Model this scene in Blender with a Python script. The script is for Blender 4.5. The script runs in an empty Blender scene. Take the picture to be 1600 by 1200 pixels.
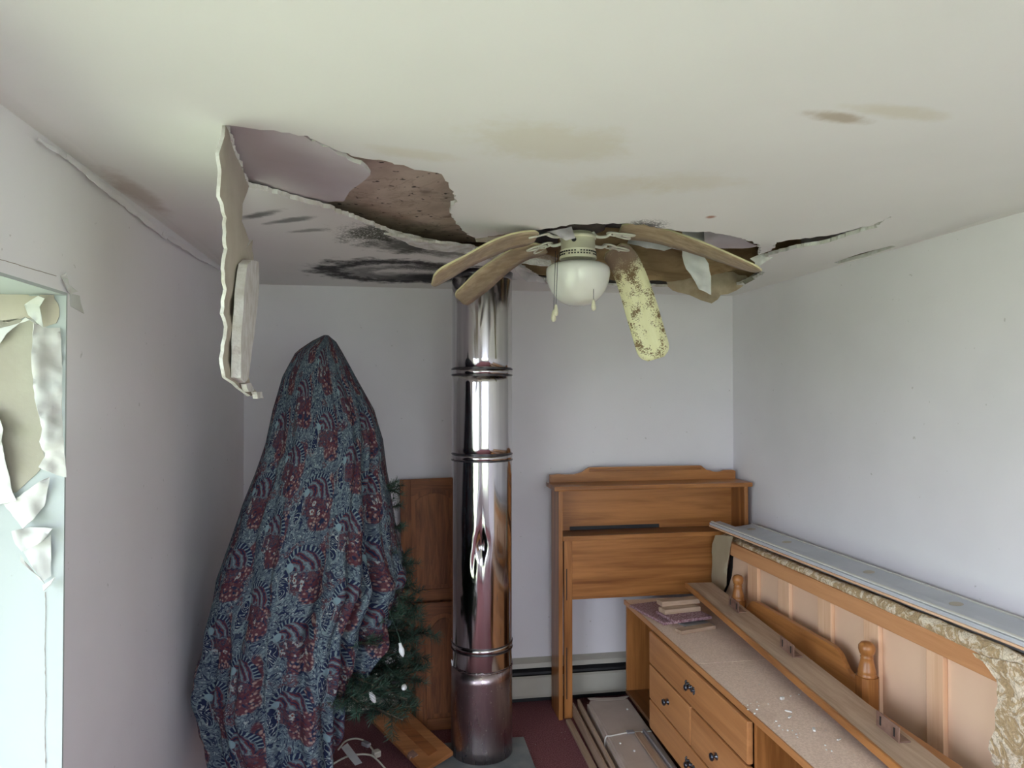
import bpy, bmesh, math, random
from mathutils import Vector, Matrix, noise
from mathutils.geometry import delaunay_2d_cdt

R = math.radians
PI = math.pi
random.seed(7)
scene = bpy.context.scene
COL = scene.collection

# ------------------------------------------------------------------ camera
F = 1100.0
YAW, PITCH, EYE = R(9.5), math.atan(16 / 1100), 1.65
cam_d = bpy.data.cameras.new('camera')
cam_d.sensor_width = 36.0
cam_d.lens = F * 36.0 / 1600.0
cam_d.clip_start = 0.02
cam = bpy.data.objects.new('camera', cam_d)
COL.objects.link(cam)
cam.location = (0, 0, EYE)
cam.rotation_euler = (R(90) + PITCH, 0, -YAW)
scene.camera = cam

# ------------------------------------------------------------------ light
world = bpy.data.worlds.new('overcast_sky')
scene.world = world
world.use_nodes = True
wn = world.node_tree.nodes
bg = wn['Background']
bg.inputs['Color'].default_value = (0.78, 0.85, 1.0, 1)
bg.inputs['Strength'].default_value = 1.6

sun_d = bpy.data.lights.new('sun', 'SUN')
sun_d.energy = 4.6
sun_d.angle = R(2)
sun_d.color = (1.0, 0.97, 0.92)
sun = bpy.data.objects.new('sun', sun_d)
COL.objects.link(sun)
sun.rotation_euler = Vector((-0.06, -0.75, -1.05)).to_track_quat('-Z', 'Y').to_euler()

def portal(name, loc, rot, sx, sy):
    d = bpy.data.lights.new(name, 'AREA')
    d.shape = 'RECTANGLE'; d.size = sx; d.size_y = sy
    d.cycles.is_portal = True
    o = bpy.data.objects.new(name, d); COL.objects.link(o)
    o.location = loc; o.rotation_euler = rot
    return o

XL, XR, YB, YF, H = -0.75, 1.90, 3.742, -1.4, 2.21     # the room
WY0, WY1, WZ0, WZ1 = -0.35, 1.777, 0.15, 1.884           # window in the left wall
RX0, RX1, RZ0, RZ1 = -0.40, 1.60, 0.55, 2.02             # window in the wall behind
portal('window_portal', (-1.06, (WY0 + WY1) / 2, (WZ0 + WZ1) / 2), (0, R(-90), 0), WZ1 - WZ0, WY1 - WY0)
portal('rear_window_portal', ((RX0 + RX1) / 2, YF - 0.24, (RZ0 + RZ1) / 2), (R(90), 0, 0), RX1 - RX0, RZ1 - RZ0)

vs = scene.view_settings
vs.view_transform = 'Standard'
vs.look = 'None'
vs.gamma = 1.0
vs.use_curve_mapping = False
vs.exposure = 2.45
scene.cycles.max_bounces = 9
scene.cycles.diffuse_bounces = 5
scene.cycles.glossy_bounces = 4
scene.cycles.use_denoising = True
scene.cycles.adaptive_threshold = 0.02
scene.cycles.sample_clamp_indirect = 8.0

# ------------------------------------------------------------------ measuring helpers
FW = Vector((math.sin(YAW) * math.cos(PITCH), math.cos(YAW) * math.cos(PITCH), math.sin(PITCH)))
RT = Vector((math.cos(YAW), -math.sin(YAW), 0))
UP = RT.cross(FW)
O = Vector((0, 0, EYE))
def ray(px, py): return FW + RT * ((px - 800) / F) + UP * ((600 - py) / F)
def atz(px, py, z):
    d = ray(px, py); return O + d * ((z - EYE) / d.z)
def aty(px, py, y):
    d = ray(px, py); return O + d * (y / d.y)
def atx(px, py, x):
    d = ray(px, py); return O + d * (x / d.x)

# ------------------------------------------------------------------ shader helpers
class E:
    """a node socket with arithmetic"""
    def __init__(s, nt, sock): s.nt = nt; s.s = sock
    def op(s, o, *a):
        n = s.nt.nodes.new('ShaderNodeMath'); n.operation = o
        for i, v in enumerate((s,) + a):
            if isinstance(v, E): s.nt.links.new(v.s, n.inputs[i])
            else: n.inputs[i].default_value = v
        return E(s.nt, n.outputs[0])
    def __add__(s, b): return s.op('ADD', b)
    def __radd__(s, b): return s.op('ADD', b)
    def __sub__(s, b): return s.op('SUBTRACT', b)
    def __rsub__(s, b): return (s * -1) + b
    def __mul__(s, b): return s.op('MULTIPLY', b)
    __rmul__ = __mul__
    def __truediv__(s, b): return s.op('DIVIDE', b)
    def gt(s, b): return s.op('GREATER_THAN', b)
    def lt(s, b): return s.op('LESS_THAN', b)
    def sin(s): return s.op('SINE')
    def fract(s): return s.op('FRACT')
    def floor(s): return s.op('FLOOR')
    def clamp(s):
        n = s.op('ADD', 0.0); n.s.node.use_clamp = True; return n
    def step(s, a, b):                      # smooth 0..1 from a to b
        n = s.nt.nodes.new('ShaderNodeMapRange'); n.interpolation_type = 'SMOOTHSTEP'
        s.nt.links.new(s.s, n.inputs[0]); n.inputs[1].default_value = a; n.inputs[2].default_value = b
        return E(s.nt, n.outputs[0])

class Mat:
    def __init__(m, name, rough=0.6, metal=0.0, spec=0.5):
        m.mat = bpy.data.materials.new(name); m.mat.use_nodes = True
        m.nt = m.mat.node_tree; m.b = m.nt.nodes['Principled BSDF']
        m.b.inputs['Roughness'].default_value = rough
        m.b.inputs['Metallic'].default_value = metal
        m.b.inputs['Specular IOR Level'].default_value = spec
        m.coord = None
    def co(m, kind='Object', rnd=False):
        n = m.nt.nodes.new('ShaderNodeTexCoord')
        s = n.outputs[kind]
        if rnd:
            oi = m.nt.nodes.new('ShaderNodeObjectInfo')
            sc = m.nt.nodes.new('ShaderNodeVectorMath'); sc.operation = 'ADD'
            mu = m.nt.nodes.new('ShaderNodeMath'); mu.operation = 'MULTIPLY'; mu.inputs[1].default_value = 13.7
            m.nt.links.new(oi.outputs['Random'], mu.inputs[0])
            m.nt.links.new(s, sc.inputs[0]); m.nt.links.new(mu.outputs[0], sc.inputs[1])
            s = sc.outputs[0]
        m.coord = s
        return s
    def xyz(m):
        n = m.nt.nodes.new('ShaderNodeSeparateXYZ'); m.nt.links.new(m.coord, n.inputs[0])
        return [E(m.nt, o) for o in n.outputs]
    def vec(m, scale):
        n = m.nt.nodes.new('ShaderNodeMapping'); m.nt.links.new(m.coord, n.inputs['Vector'])
        n.inputs['Scale'].default_value = scale if hasattr(scale, '__len__') else (scale,) * 3
        return n.outputs[0]
    def noise(m, scale, detail=4, rough=0.55, dist=0.0, vec=None):
        n = m.nt.nodes.new('ShaderNodeTexNoise')
        m.nt.links.new(vec or m.vec(scale), n.inputs['Vector'])
        n.inputs['Scale'].default_value = 1.0; n.inputs['Detail'].default_value = detail
        n.inputs['Roughness'].default_value = rough; n.inputs['Distortion'].default_value = dist
        return E(m.nt, n.outputs['Fac'])
    def voronoi(m, scale, feature='F1'):
        n = m.nt.nodes.new('ShaderNodeTexVoronoi'); n.feature = feature
        m.nt.links.new(m.vec(scale), n.inputs['Vector']); n.inputs['Scale'].default_value = 1.0
        return E(m.nt, n.outputs['Distance'])
    def mix(m, f, a, b):
        n = m.nt.nodes.new('ShaderNodeMix'); n.data_type = 'RGBA'
        for v, i in ((f, 0), (a, 6), (b, 7)):
            if isinstance(v, E): m.nt.links.new(v.s, n.inputs[i])
            elif i == 0: n.inputs[0].default_value = v
            else: n.inputs[i].default_value = (*v, 1)
        return E(m.nt, n.outputs[2])
    def color(m, c):
        if isinstance(c, E): m.nt.links.new(c.s, m.b.inputs['Base Color'])
        else: m.b.inputs['Base Color'].default_value = (*c, 1)
        return m
    def rough(m, e):
        m.nt.links.new(e.s, m.b.inputs['Roughness']); return m
    def bump(m, e, strength=0.3, dist=0.01):
        n = m.nt.nodes.new('ShaderNodeBump'); n.inputs['Strength'].default_value = strength
        n.inputs['Distance'].default_value = dist
        m.nt.links.new(e.s, n.inputs['Height']); m.nt.links.new(n.outputs[0], m.b.inputs['Normal'])
        return m

def mottled(name, c1, c2, scale=6, rough=0.6, bump=0.0, bscale=60, metal=0.0, kind='Object', spec=0.5):
    m = Mat(name, rough, metal, spec); m.co(kind, kind == 'Object')
    f = m.noise(scale, 5)
    m.color(m.mix(f.step(0.3, 0.7), c1, c2))
    if bump: m.bump(m.noise(bscale, 3), bump, 0.004)
    return m.mat

def wood(name, dark, light, axis='Z', rough=0.35, freq=26, spec=0.5, knots=0.0):
    m = Mat(name, rough, 0, spec); m.co('Object', True)
    s = [freq, freq, freq]; s['XYZ'.index(axis)] = freq * 0.06
    g1 = m.noise(s, 6, 0.6, 1.2)
    s2 = [v * 4.5 for v in s]
    g2 = m.noise(s2, 3, 0.6)
    s3 = [v * 0.16 for v in s]; s3['XYZ'.index(axis)] = freq * 0.05
    g3 = m.noise(s3, 2)
    f = (g1 * 0.55 + g2 * 0.2 + g3 * 0.35)
    c = m.mix(f.step(0.38, 0.70), dark, light)
    if knots:
        k = m.voronoi(tuple(v * 0.22 for v in s))
        c = m.mix((1 - k.step(0.03, 0.14)) * knots, c, (dark[0] * .45, dark[1] * .4, dark[2] * .35))
    m.color(c); m.bump(g2, 0.08, 0.002)
    return m.mat

def spots(m, c, lst):
    """stains with their own place: (x, y, rx, ry, rot_deg, colour, amount, ragged, speckle)"""
    X, Y, Z = m.xyz()
    n = m.noise(7.0, 5); n2 = m.noise(120, 2); n3 = m.noise(26, 4, 0.7)
    for (cx, cy, rx, ry, rot, col, amt, rag, spk, ring) in lst:
        ca, sa = math.cos(R(rot)), math.sin(R(rot))
        dx, dy = X - cx, Y - cy
        u = (dx * ca + dy * sa) / rx
        v = (dy * ca - dx * sa) / ry
        d = (u * u + v * v).op('SQRT') + (n - 0.5) * (rag * 1.6) + (n3 - 0.5) * rag
        f = 1 - d.step(0.25, 1.0)
        if ring: f = (1 - (d - 0.72).op('ABSOLUTE').step(0.02, 0.34))
        if spk: f = f * (n2 + f * 0.16).step(0.5, 0.6)
        c = m.mix(f * amt, c, col)
    return c

# ------------------------------------------------------------------ mesh helpers
def new_bm(): return bmesh.new()

def box(bm, x0, x1, y0, y1, z0, z1, bev=0.0, mi=0, M=None):
    t = bmesh.new()
    bmesh.ops.create_cube(t, size=1)
    for v in t.verts:
        v.co = Vector(((x0 + x1) / 2 + v.co.x * (x1 - x0), (y0 + y1) / 2 + v.co.y * (y1 - y0), (z0 + z1) / 2 + v.co.z * (z1 - z0)))
    if bev: bmesh.ops.bevel(t, geom=t.edges[:], offset=bev, segments=2, affect='EDGES', profile=0.6)
    if M: bmesh.ops.transform(t, matrix=M, verts=t.verts)
    merge(bm, t, mi)
    return bm

def merge(bm, t, mi=0):
    vm = {}
    for v in t.verts: vm[v] = bm.verts.new(v.co)
    for f in t.faces:
        try:
            nf = bm.faces.new([vm[v] for v in f.verts]); nf.material_index = mi; nf.smooth = f.smooth
        except ValueError: pass
    t.free()

def lathe(bm, prof, cx, cy, seg=32, mi=0, smooth=True, fn=None, cap=True):
    rings = []
    for r, z in prof:
        ring = []
        for i in range(seg):
            a = 2 * PI * i / seg
            rr = r + (fn(a, z) if fn else 0)
            ring.append(bm.verts.new((cx + rr * math.cos(a), cy + rr * math.sin(a), z)))
        rings.append(ring)
    for a, b in zip(rings, rings[1:]):
        for i in range(seg):
            f = bm.faces.new((a[i], a[(i + 1) % seg], b[(i + 1) % seg], b[i])); f.smooth = smooth; f.material_index = mi
    if cap:
        for rg, rev in ((rings[0], True), (rings[-1], False)):
            f = bm.faces.new(rg[::-1] if rev else rg); f.material_index = mi
    return bm

def catmull(pts, n=8):
    pts = [Vector(p) for p in pts]
    P = [pts[0] * 2 - pts[1]] + pts + [pts[-1] * 2 - pts[-2]]
    out = []
    for i in range(1, len(P) - 2):
        for k in range(n):
            t = k / n
            a, b, c, d = P[i - 1], P[i], P[i + 1], P[i + 2]
            out.append(0.5 * ((2 * b) + (c - a) * t + (2 * a - 5 * b + 4 * c - d) * t * t + (3 * b - a - 3 * c + d) * t ** 3))
    out.append(pts[-1])
    return out

def tube(bm, pts, r, seg=8, mi=0):
    rings = []; pts = [Vector(p) for p in pts]
    up = Vector((0.31, 0.23, 0.92))
    for i, p in enumerate(pts):
        t = (pts[min(i + 1, len(pts) - 1)] - pts[max(i - 1, 0)]).normalized()
        u = t.cross(up).normalized(); v = t.cross(u)
        rr = r(i / (len(pts) - 1)) if callable(r) else r
        rings.append([bm.verts.new(p + u * rr * math.cos(2 * PI * k / seg) + v * rr * math.sin(2 * PI * k / seg)) for k in range(seg)])
    for a, b in zip(rings, rings[1:]):
        for i in range(seg):
            f = bm.faces.new((a[i], a[(i + 1) % seg], b[(i + 1) % seg], b[i])); f.smooth = True; f.material_index = mi
    f = bm.faces.new(rings[0][::-1]); f.material_index = mi
    f = bm.faces.new(rings[-1]); f.material_index = mi
    return bm

def prism(bm, outline, axis, a0, a1, mi=0, smooth=False, M=None):
    """2-D outline extruded along an axis; outline in the other two axes, in order"""
    def pt(u, v, w):
        return {'X': (w, u, v), 'Y': (u, w, v), 'Z': (u, v, w)}[axis]
    t = bmesh.new()
    A = [t.verts.new(pt(u, v, a0)) for u, v in outline]; B = [t.verts.new(pt(u, v, a1)) for u, v in outline]
    t.faces.new(A); t.faces.new(B[::-1])
    n = len(A)
    for i in range(n):
        f = t.faces.new((A[i], B[i], B[(i + 1) % n], A[(i + 1) % n])); f.smooth = smooth
    bmesh.ops.recalc_face_normals(t, faces=t.faces[:])
    if M: bmesh.ops.transform(t, matrix=M, verts=t.verts)
    merge(bm, t, mi)
    return bm

def jag(poly, step, amp, seed=0):
    """break straight polygon edges into ragged ones (2-D points)"""
    rnd = random.Random(seed); out = []
    n = len(poly)
    for i in range(n):
        a, b = Vector(poly[i]), Vector(poly[(i + 1) % n])
        L = (b - a).length; k = max(1, int(L / step))
        nn = Vector((-(b - a).y, (b - a).x)) / max(L, 1e-6)
        for j in range(k):
            p = a + (b - a) * (j / k)
            if j: p = p + nn * rnd.uniform(-amp, amp) + (b - a).normalized() * rnd.uniform(-.3, .3) * step
            out.append(p)
    return out

def inside(p, poly):
    c = False; n = len(poly); x, y = p[0], p[1]
    for i in range(n):
        x1, y1 = poly[i][0], poly[i][1]; x2, y2 = poly[(i + 1) % n][0], poly[(i + 1) % n][1]
        if (y1 > y) != (y2 > y) and x < (x2 - x1) * (y - y1) / (y2 - y1) + x1: c = not c
    return c

def fill(outer, holes, grid):
    """triangulate a 2-D region with holes and inner points; returns verts, tris, boundary edges"""
    vs_, es = [], []
    for loop in [outer] + holes:
        b = len(vs_); n = len(loop)
        vs_ += [Vector((p[0], p[1])) for p in loop]
        es += [(b + i, b + (i + 1) % n) for i in range(n)]
    xs = [p[0] for p in outer]; ys = [p[1] for p in outer]
    x = min(xs) + grid * 0.5; k = 0
    while x < max(xs):
        y = min(ys) + grid * (0.5 + 0.25 * (k % 2))
        while y < max(ys):
            if inside((x, y), outer) and not any(inside((x, y), h) for h in holes): vs_.append(Vector((x, y)))
            y += grid
        x += grid; k += 1
    V, Ed, Fc = delaunay_2d_cdt(vs_, es, [], 0, 1e-6)[:3]
    T = []
    for f in Fc:
        c = sum((V[i] for i in f), Vector((0, 0))) / len(f)
        if inside(c, outer) and not any(inside(c, h) for h in holes): T.append(tuple(f))
    cnt = {}
    for f in T:
        for i in range(len(f)):
            e = (f[i], f[(i + 1) % len(f)]); cnt[tuple(sorted(e))] = cnt.get(tuple(sorted(e)), []) + [e]
    return V, T, [v[0] for v in cnt.values() if len(v) == 1]

def slab(bm, outer, holes, grid, low, high, mi=(0, 1, 2), smooth=True):
    """sheet with real thickness; low(x,y)/high(x,y) give 3-D points; mi = low face, torn edge, high face"""
    V, T, B = fill(outer, holes, grid)
    A = [bm.verts.new(low(v.x, v.y)) for v in V]; C = [bm.verts.new(high(v.x, v.y)) for v in V]
    for f in T:
        a = bm.faces.new([A[i] for i in f][::-1]); a.material_index = mi[0]; a.smooth = smooth
        c = bm.faces.new([C[i] for i in f]); c.material_index = mi[2]; c.smooth = smooth
    e = {}
    def rim(i, top):
        if (i, top) not in e: e[(i, top)] = bm.verts.new((C if top else A)[i].co)
        return e[(i, top)]
    for i, j in B:
        q = bm.faces.new((rim(i, 0), rim(j, 0), rim(j, 1), rim(i, 1))); q.material_index = mi[1]
    for v in list(bm.verts):
        if not v.link_faces: bm.verts.remove(v)
    return bm

def obj(name, bm, mats, parent=None, origin=True, mods=None):
    me = bpy.data.meshes.new(name)
    bm.normal_update()
    bm.to_mesh(me); bm.free()
    if not isinstance(mats, (list, tuple)): mats = [mats]
    for m in mats: me.materials.append(m)
    o = bpy.data.objects.new(name, me)
    COL.objects.link(o)
    if origin and len(me.vertices):
        xs = [v.co.x for v in me.vertices]; ys = [v.co.y for v in me.vertices]; zs = [v.co.z for v in me.vertices]
        c = Vector(((min(xs) + max(xs)) / 2, (min(ys) + max(ys)) / 2, min(zs)))
        me.transform(Matrix.Translation(-c)); o.location = c
    if parent is not None: adopt(o, parent)
    return o

def wpos(o):
    p = o.location.copy()
    while o.parent is not None:
        p = o.matrix_parent_inverse @ p; o = o.parent; p = p + o.location
    return p

def adopt(o, parent):
    o.parent = parent
    o.matrix_parent_inverse = Matrix.Translation(-wpos(parent))

def tag(o, label, cat, group=None):
    o['label'] = label; o['category'] = cat
    if group: o['group'] = group
    return o

def thing(name, label, cat, loc, group=None):
    o = bpy.data.objects.new(name, None); COL.objects.link(o)
    o.empty_display_size = 0.1; o.location = loc
    return tag(o, label, cat, group)

def struct(name, bm, mats, label=None):
    o = obj(name, bm, mats, origin=False); o['kind'] = 'structure'
    if label: o['label'] = label
    return o

def solidify(o, t, off=0.0):
    m = o.modifiers.new('thickness', 'SOLIDIFY'); m.thickness = t; m.offset = off
    return o

# ------------------------------------------------------------------ materials
MT = {}
def wall_mat(name, base, spotlist=()):
    m = Mat(name, 0.75, 0, 0.25); m.co('Object')
    n = m.noise(1.6, 4); n2 = m.noise(0.7, 3)
    c = m.mix(n.step(0.3, 0.7), base, tuple(v * 0.94 for v in base))
    c = m.mix(n2.step(0.5, 0.8) * 0.35, c, (base[0] * .93, base[1] * .90, base[2] * .84))
    sp = m.noise(38, 2)
    c = m.mix(sp.step(0.735, 0.78) * 0.35, c, (0.25, 0.23, 0.2))
    m.color(c); m.bump(m.noise(90, 4), 0.12, 0.003)
    return m.mat
MT['wall'] = wall_mat('wall_paint', (0.82, 0.795, 0.83))
MT['reveal'] = wall_mat('glare_darkened_wall_paint', (0.46, 0.50, 0.50))  # white wall paint, colour darkened so strong window light doesn't clip

def hp(px, py): v = atz(px, py, H); return v.x, v.y
m = Mat('ceiling_paint', 0.8, 0, 0.2); m.co('Object')
c = m.mix(m.noise(1.2, 4).step(0.3, 0.7), (0.85, 0.83, 0.81), (0.81, 0.79, 0.77))
sp = []
def S(px, py, rx, ry, rot, col, amt, rag=.6, spk=0, ring=0):
    x, y = hp(px, py); sp.append((x, y, rx, ry, rot, col, amt, rag, spk, ring))
BLK = (0.012, 0.013, 0.014); BRN = (0.36, 0.25, 0.12); YEL = (0.62, 0.53, 0.33)
S(1310, 185, .10, .035, 8, BRN, .60, .7)
S(1400, 176, .16, .04, 5, YEL, .35, .7)
S(860, 225, .28, .14, 10, YEL, .30, .8)
S(1080, 285, .20, .10, 0, YEL, .25, .8)
S(960, 290, .18, .12, 0, YEL, .22, .8)
S(640, 240, .14, .05, 12, YEL, .25, .8)
S(1003, 345, .10, .10, 0, BLK, .85, .55, 1)
S(1025, 350, .06, .06, 0, BLK, .7, .5, 1)
S(618, 425, .42, .34, 0, BLK, .95, .5, 0, 1)
S(640, 427, .30, .20, 0, (.05, .05, .055), .7, .6, 0, 1)
S(690, 433, .42, .16, 0, BLK, .97, .5, 0)
S(700, 420, .3, .12, 0, BLK, .6, .8, 1)
S(590, 365, .16, .26, 30, (0.045, 0.055, 0.03), .9, 1.0, 1)
S(640, 385, .22, .20, 20, (0.03, 0.038, 0.028), .85, 1.0)
S(700, 395, .25, .15, 10, (0.05, 0.05, 0.04), .7, 1.0)
S(405, 336, .03, .14, 45, (0.06, 0.065, 0.06), .75, .7)
S(450, 345, .03, .16, 50, (0.06, 0.065, 0.06), .7, .7)
S(480, 361, .03, .10, 60, (0.08, 0.085, 0.07), .6, .7)
S(1110, 333, .02, .02, 0, (0.35, 0.12, 0.05), .8, .4)
S(220, 305, .05, .3, 0, (0.42, 0.32, 0.27), .5, .7)
c = spots(m, c, sp)
m.color(c); m.bump(m.noise(70, 4), 0.1, 0.003)
MT['ceiling'] = m.mat
MT['gypsum'] = mottled('torn_gypsum', (0.80, 0.79, 0.77), (0.62, 0.59, 0.54), 25, 0.9, 0.8, 120)
MT['backpaper'] = mottled('drywall_back_paper', (0.44, 0.39, 0.31), (0.53, 0.48, 0.40), 5, 0.85, 0.1)
MT['whitepaper'] = mottled('loose_paper', (0.62, 0.63, 0.62), (0.56, 0.55, 0.52), 9, 0.8, 0.1)  # peeling paper toned below bright white to keep window light from clipping
MT['oldboard'] = mottled('old_ceiling_paint', (0.60, 0.54, 0.56), (0.66, 0.61, 0.64), 4, 0.8, 0.1)
MT['creampaper'] = mottled('bare_plaster_paper', (0.40, 0.38, 0.31), (0.36, 0.33, 0.27), 8, 0.85, 0.15)
m = Mat('stained_deck', 0.85); m.co('Object')
n = m.noise(5, 6, 0.6, 1.5)
c = m.mix(n.step(.3, .7), (0.50, 0.39, 0.31), (0.66, 0.55, 0.46))
c = m.mix((1 - (m.noise(3.2, 4, .6, 2.0) - .5).op('ABSOLUTE').step(.0, .03)) * .30, c, (0.22, 0.14, 0.09))
c = m.mix(m.noise(30, 2).step(.64, .70) * .9, c, (0.03, 0.02, 0.015))
c = m.mix(m.noise(8, 2).step(.6, .75) * .6, c, (0.12, .08, .05))
m.color(c); MT['deck'] = m.mat
MT['lining'] = mottled('buckled_tan_lining', (0.44, 0.33, 0.21), (0.62, 0.52, 0.37), 9, .85, .2, 40)
MT['void'] = mottled('dark_rafter_wood', (0.03, 0.024, 0.02), (0.06, 0.045, 0.035), 9, 0.9)  # near-black wood tone for roof underside and fan motor
MT['beam'] = wood('water_stained_lumber', (0.20, 0.12, 0.06), (0.42, 0.29, 0.16), 'X', 0.8, 14, .2)
m = Mat('burgundy_carpet', 0.95, 0, 0.1); m.co('Object')
n = m.noise(170, 4, .7)
c = m.mix(n.step(.3, .7), (0.16, 0.05, 0.06), (0.38, 0.17, 0.18))
c = m.mix(m.noise(2.2, 4).step(.45, .75) * .4, c, (0.12, .07, .06))
c = m.mix(m.noise(60, 2).step(.71, .75), c, (.5, .45, .4))
m.color(c); m.bump(n, 1.0, 0.008); MT['carpet'] = m.mat
MT['slate'] = mottled('hearth_pad', (0.16, 0.18, 0.19), (0.25, 0.26, 0.26), 9, 0.5, 0.2, 90)
HON = dict(dark=(0.21, 0.074, 0.017), light=(0.47, 0.20, 0.060))
for ax in 'XYZ': MT['maple' + ax] = wood('honey_maple_' + ax.lower(), axis=ax, rough=.34, freq=15, **HON)
for ax in 'XYZ': MT['drawer' + ax] = wood('orange_maple_' + ax.lower(), (0.40, 0.165, 0.055), (0.60, 0.285, 0.11), ax, .36, 11)
for ax in 'XYZ': MT['darkmaple' + ax] = wood('brown_maple_' + ax.lower(), (0.10, 0.04, 0.012), (0.22, 0.095, 0.03), ax, .36, 15)
for ax in 'XYZ': MT['oak' + ax] = wood('red_oak_' + ax.lower(), (0.13, 0.042, 0.014), (0.30, 0.11, 0.036), ax, .55, 30, .3)
for ax in 'XYZ': MT['pine' + ax] = wood('pine_' + ax.lower(), (0.68, 0.40, 0.23), (0.84, 0.57, 0.38), ax, .6, 14, .3, .5)
for ax in 'XYZ': MT['raw' + ax] = wood('dusty_wood_' + ax.lower(), (0.34, 0.23, 0.16), (0.52, 0.38, 0.28), ax, .75, 22, .2)
m = Mat('dusty_particle_board', .85, 0, .2); m.co('Object')
n = m.noise(160, 3, .7)
c = m.mix(n.step(.3, .7), (0.68, 0.51, 0.41), (0.86, 0.68, 0.57))  # dusty board, its colour also raised in place of missing light
c = m.mix(m.noise(5, 5, .6).step(.45, .75) * .5, c, (0.58, .42, .33))
c = m.mix(m.noise(45, 3).step(.70, .74), c, (.66, .62, .56))
m.color(c); m.bump(n, .3, .003); MT['particle'] = m.mat
m = Mat('stainless_flue', 0.10, 1.0); m.co('Object')
st = m.noise((30, 30, 0.7), 4)
m.color(m.mix(st.step(.35, .7), (0.62, 0.60, 0.60), (0.46, 0.44, 0.45)))
m.rough(m.noise((24, 24, 2.0), 4).step(.2, .9) * .16 + .05)
m.bump(m.noise((7, 7, 0.9), 2), 0.22, 0.02)
MT['steel'] = m.mat
m = Mat('dull_flue_base', 0.3, 1.0); m.co('Object')
st = m.noise((18, 18, 3), 5)
c = m.mix(st.step(.3, .7), (0.52, 0.44, 0.45), (0.34, 0.28, 0.29))
c = m.mix(m.noise(90, 2).step(.68, .72), c, (.7, .68, .66))
m.color(c); m.rough(st * .3 + .14); m.bump(m.noise(50, 4), .08, .004)
MT['dullsteel'] = m.mat
MT['darkseam'] = mottled('flue_band', (0.09, 0.09, 0.10), (0.20, 0.19, 0.20), 20, .3, metal=1.0)
MT['heater'] = mottled('heater_enamel', (0.52, 0.50, 0.43), (0.45, 0.43, 0.37), 5, .45)
MT['black'] = mottled('black_slot', (0.012, 0.012, 0.013), (0.02, 0.02, 0.02), 8, .6)
MT['pewter'] = mottled('blackened_metal', (0.06, 0.07, 0.09), (0.16, 0.17, 0.19), 60, .28, metal=.9)
MT['cardboard'] = mottled('cardboard', (0.50, 0.41, 0.35), (0.58, 0.48, 0.42), 7, .8, .05)
MT['white'] = mottled('white_plastic', (0.72, 0.71, 0.66), (0.64, 0.63, 0.57), 7, .4)
MT['fanwhite'] = mottled('aged_fan_enamel', (0.70, 0.67, 0.50), (0.62, 0.58, 0.44), 12, .35)
MT['iron'] = mottled('white_blade_iron', (0.74, 0.73, 0.64), (0.66, 0.64, 0.54), 12, .35)
MT['wallboard'] = mottled('white_painted_board', (0.58, 0.60, 0.64), (0.50, 0.52, 0.56), 5, .45, .05)
MT['steelbracket'] = mottled('brown_steel', (0.16, 0.085, 0.06), (0.27, 0.16, 0.12), 30, .5, metal=.0)
MT['green'] = mottled('fir_needles', (0.010, 0.030, 0.018), (0.030, 0.075, 0.050), 30, .6)
MT['twig'] = mottled('twig', (0.03, 0.022, 0.014), (0.05, 0.04, 0.025), 30, .9)
MT['bulb'] = mottled('frosted_bulb', (0.75, 0.76, 0.78), (0.65, 0.66, 0.68), 10, .3)
MT['cable'] = mottled('ivory_cable', (0.55, 0.52, 0.44), (0.48, 0.45, 0.38), 10, .45)
MT['shag'] = mottled('carpet_sample', (0.16, 0.05, 0.07), (0.52, 0.36, 0.38), 130, .95, 1.0, 150)
MT['greyvinyl'] = mottled('grey_vinyl', (0.33, 0.32, 0.33), (0.27, 0.26, 0.27), 12, .5)
MT['fabricback'] = mottled('tan_backing_cloth', (0.80, 0.56, 0.39), (0.76, 0.52, 0.36), 3, .9, .05, 200)
MT['torncloth'] = mottled('beige_torn_cloth', (0.46, 0.40, 0.28), (0.40, 0.34, 0.23), 5, .9)
m = Mat('gold_floral_ticking', .7); m.co('Object')
n = m.noise(16, 4, .6, 2.5); v = m.noise(60, 3, .6, 1.0)
c = m.mix(n.step(.48, .56), (0.50, 0.36, 0.20), (0.80, 0.69, 0.53))
c = m.mix((v - .5).op('ABSOLUTE').step(.06, .0) * .5, c, (0.22, .16, .08))
m.color(c); m.bump(n, .8, .012); MT['ticking'] = m.mat
m = Mat('opal_glass', .12, 0, .6); m.co('Object')
m.color(m.mix(m.noise(6, 3).step(.3, .7), (0.80, 0.80, 0.76), (0.74, 0.73, 0.66)))
m.b.inputs['Subsurface Weight'].default_value = 0.35
m.b.inputs['Subsurface Radius'].default_value = (.04, .04, .04)
MT['opal'] = m.mat
m = Mat('brown_blade', .5); m.co('Object', True)
n = m.noise((9, 60, 60), 4)
c = m.mix(n.step(.3, .7), (0.31, 0.225, 0.135), (0.47, 0.36, 0.24))
c = m.mix(m.noise(9, 5).step(.45, .7) * .6, c, (0.24, 0.19, 0.14))
m.color(c); MT['blade'] = m.mat
MT['bladeedge'] = mottled('blade_edge', (0.66, 0.60, 0.34), (0.58, 0.52, 0.32), 20, .5)
m = Mat('mouldy_cream_blade', .5); m.co('UV')
U, V_, _ = m.xyz()
c = m.mix(m.noise((6, 3, 1), 3).step(.3, .7), (0.78, 0.76, 0.44), (0.84, 0.82, 0.52))
big = m.noise((3.2, 9, 1), 3); fine = m.noise((26, 90, 1), 3, .7)
edge = 1 - V_.step(0.10, 0.50)
c = m.mix((big * .75 + fine * .6 + edge * .16).step(.69, .78), c, (0.19, 0.12, 0.045))
c = m.mix(edge.step(.35, .95) * .85, c, (0.27, 0.20, 0.14))
m.color(c); MT['creamblade'] = m.mat
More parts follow.
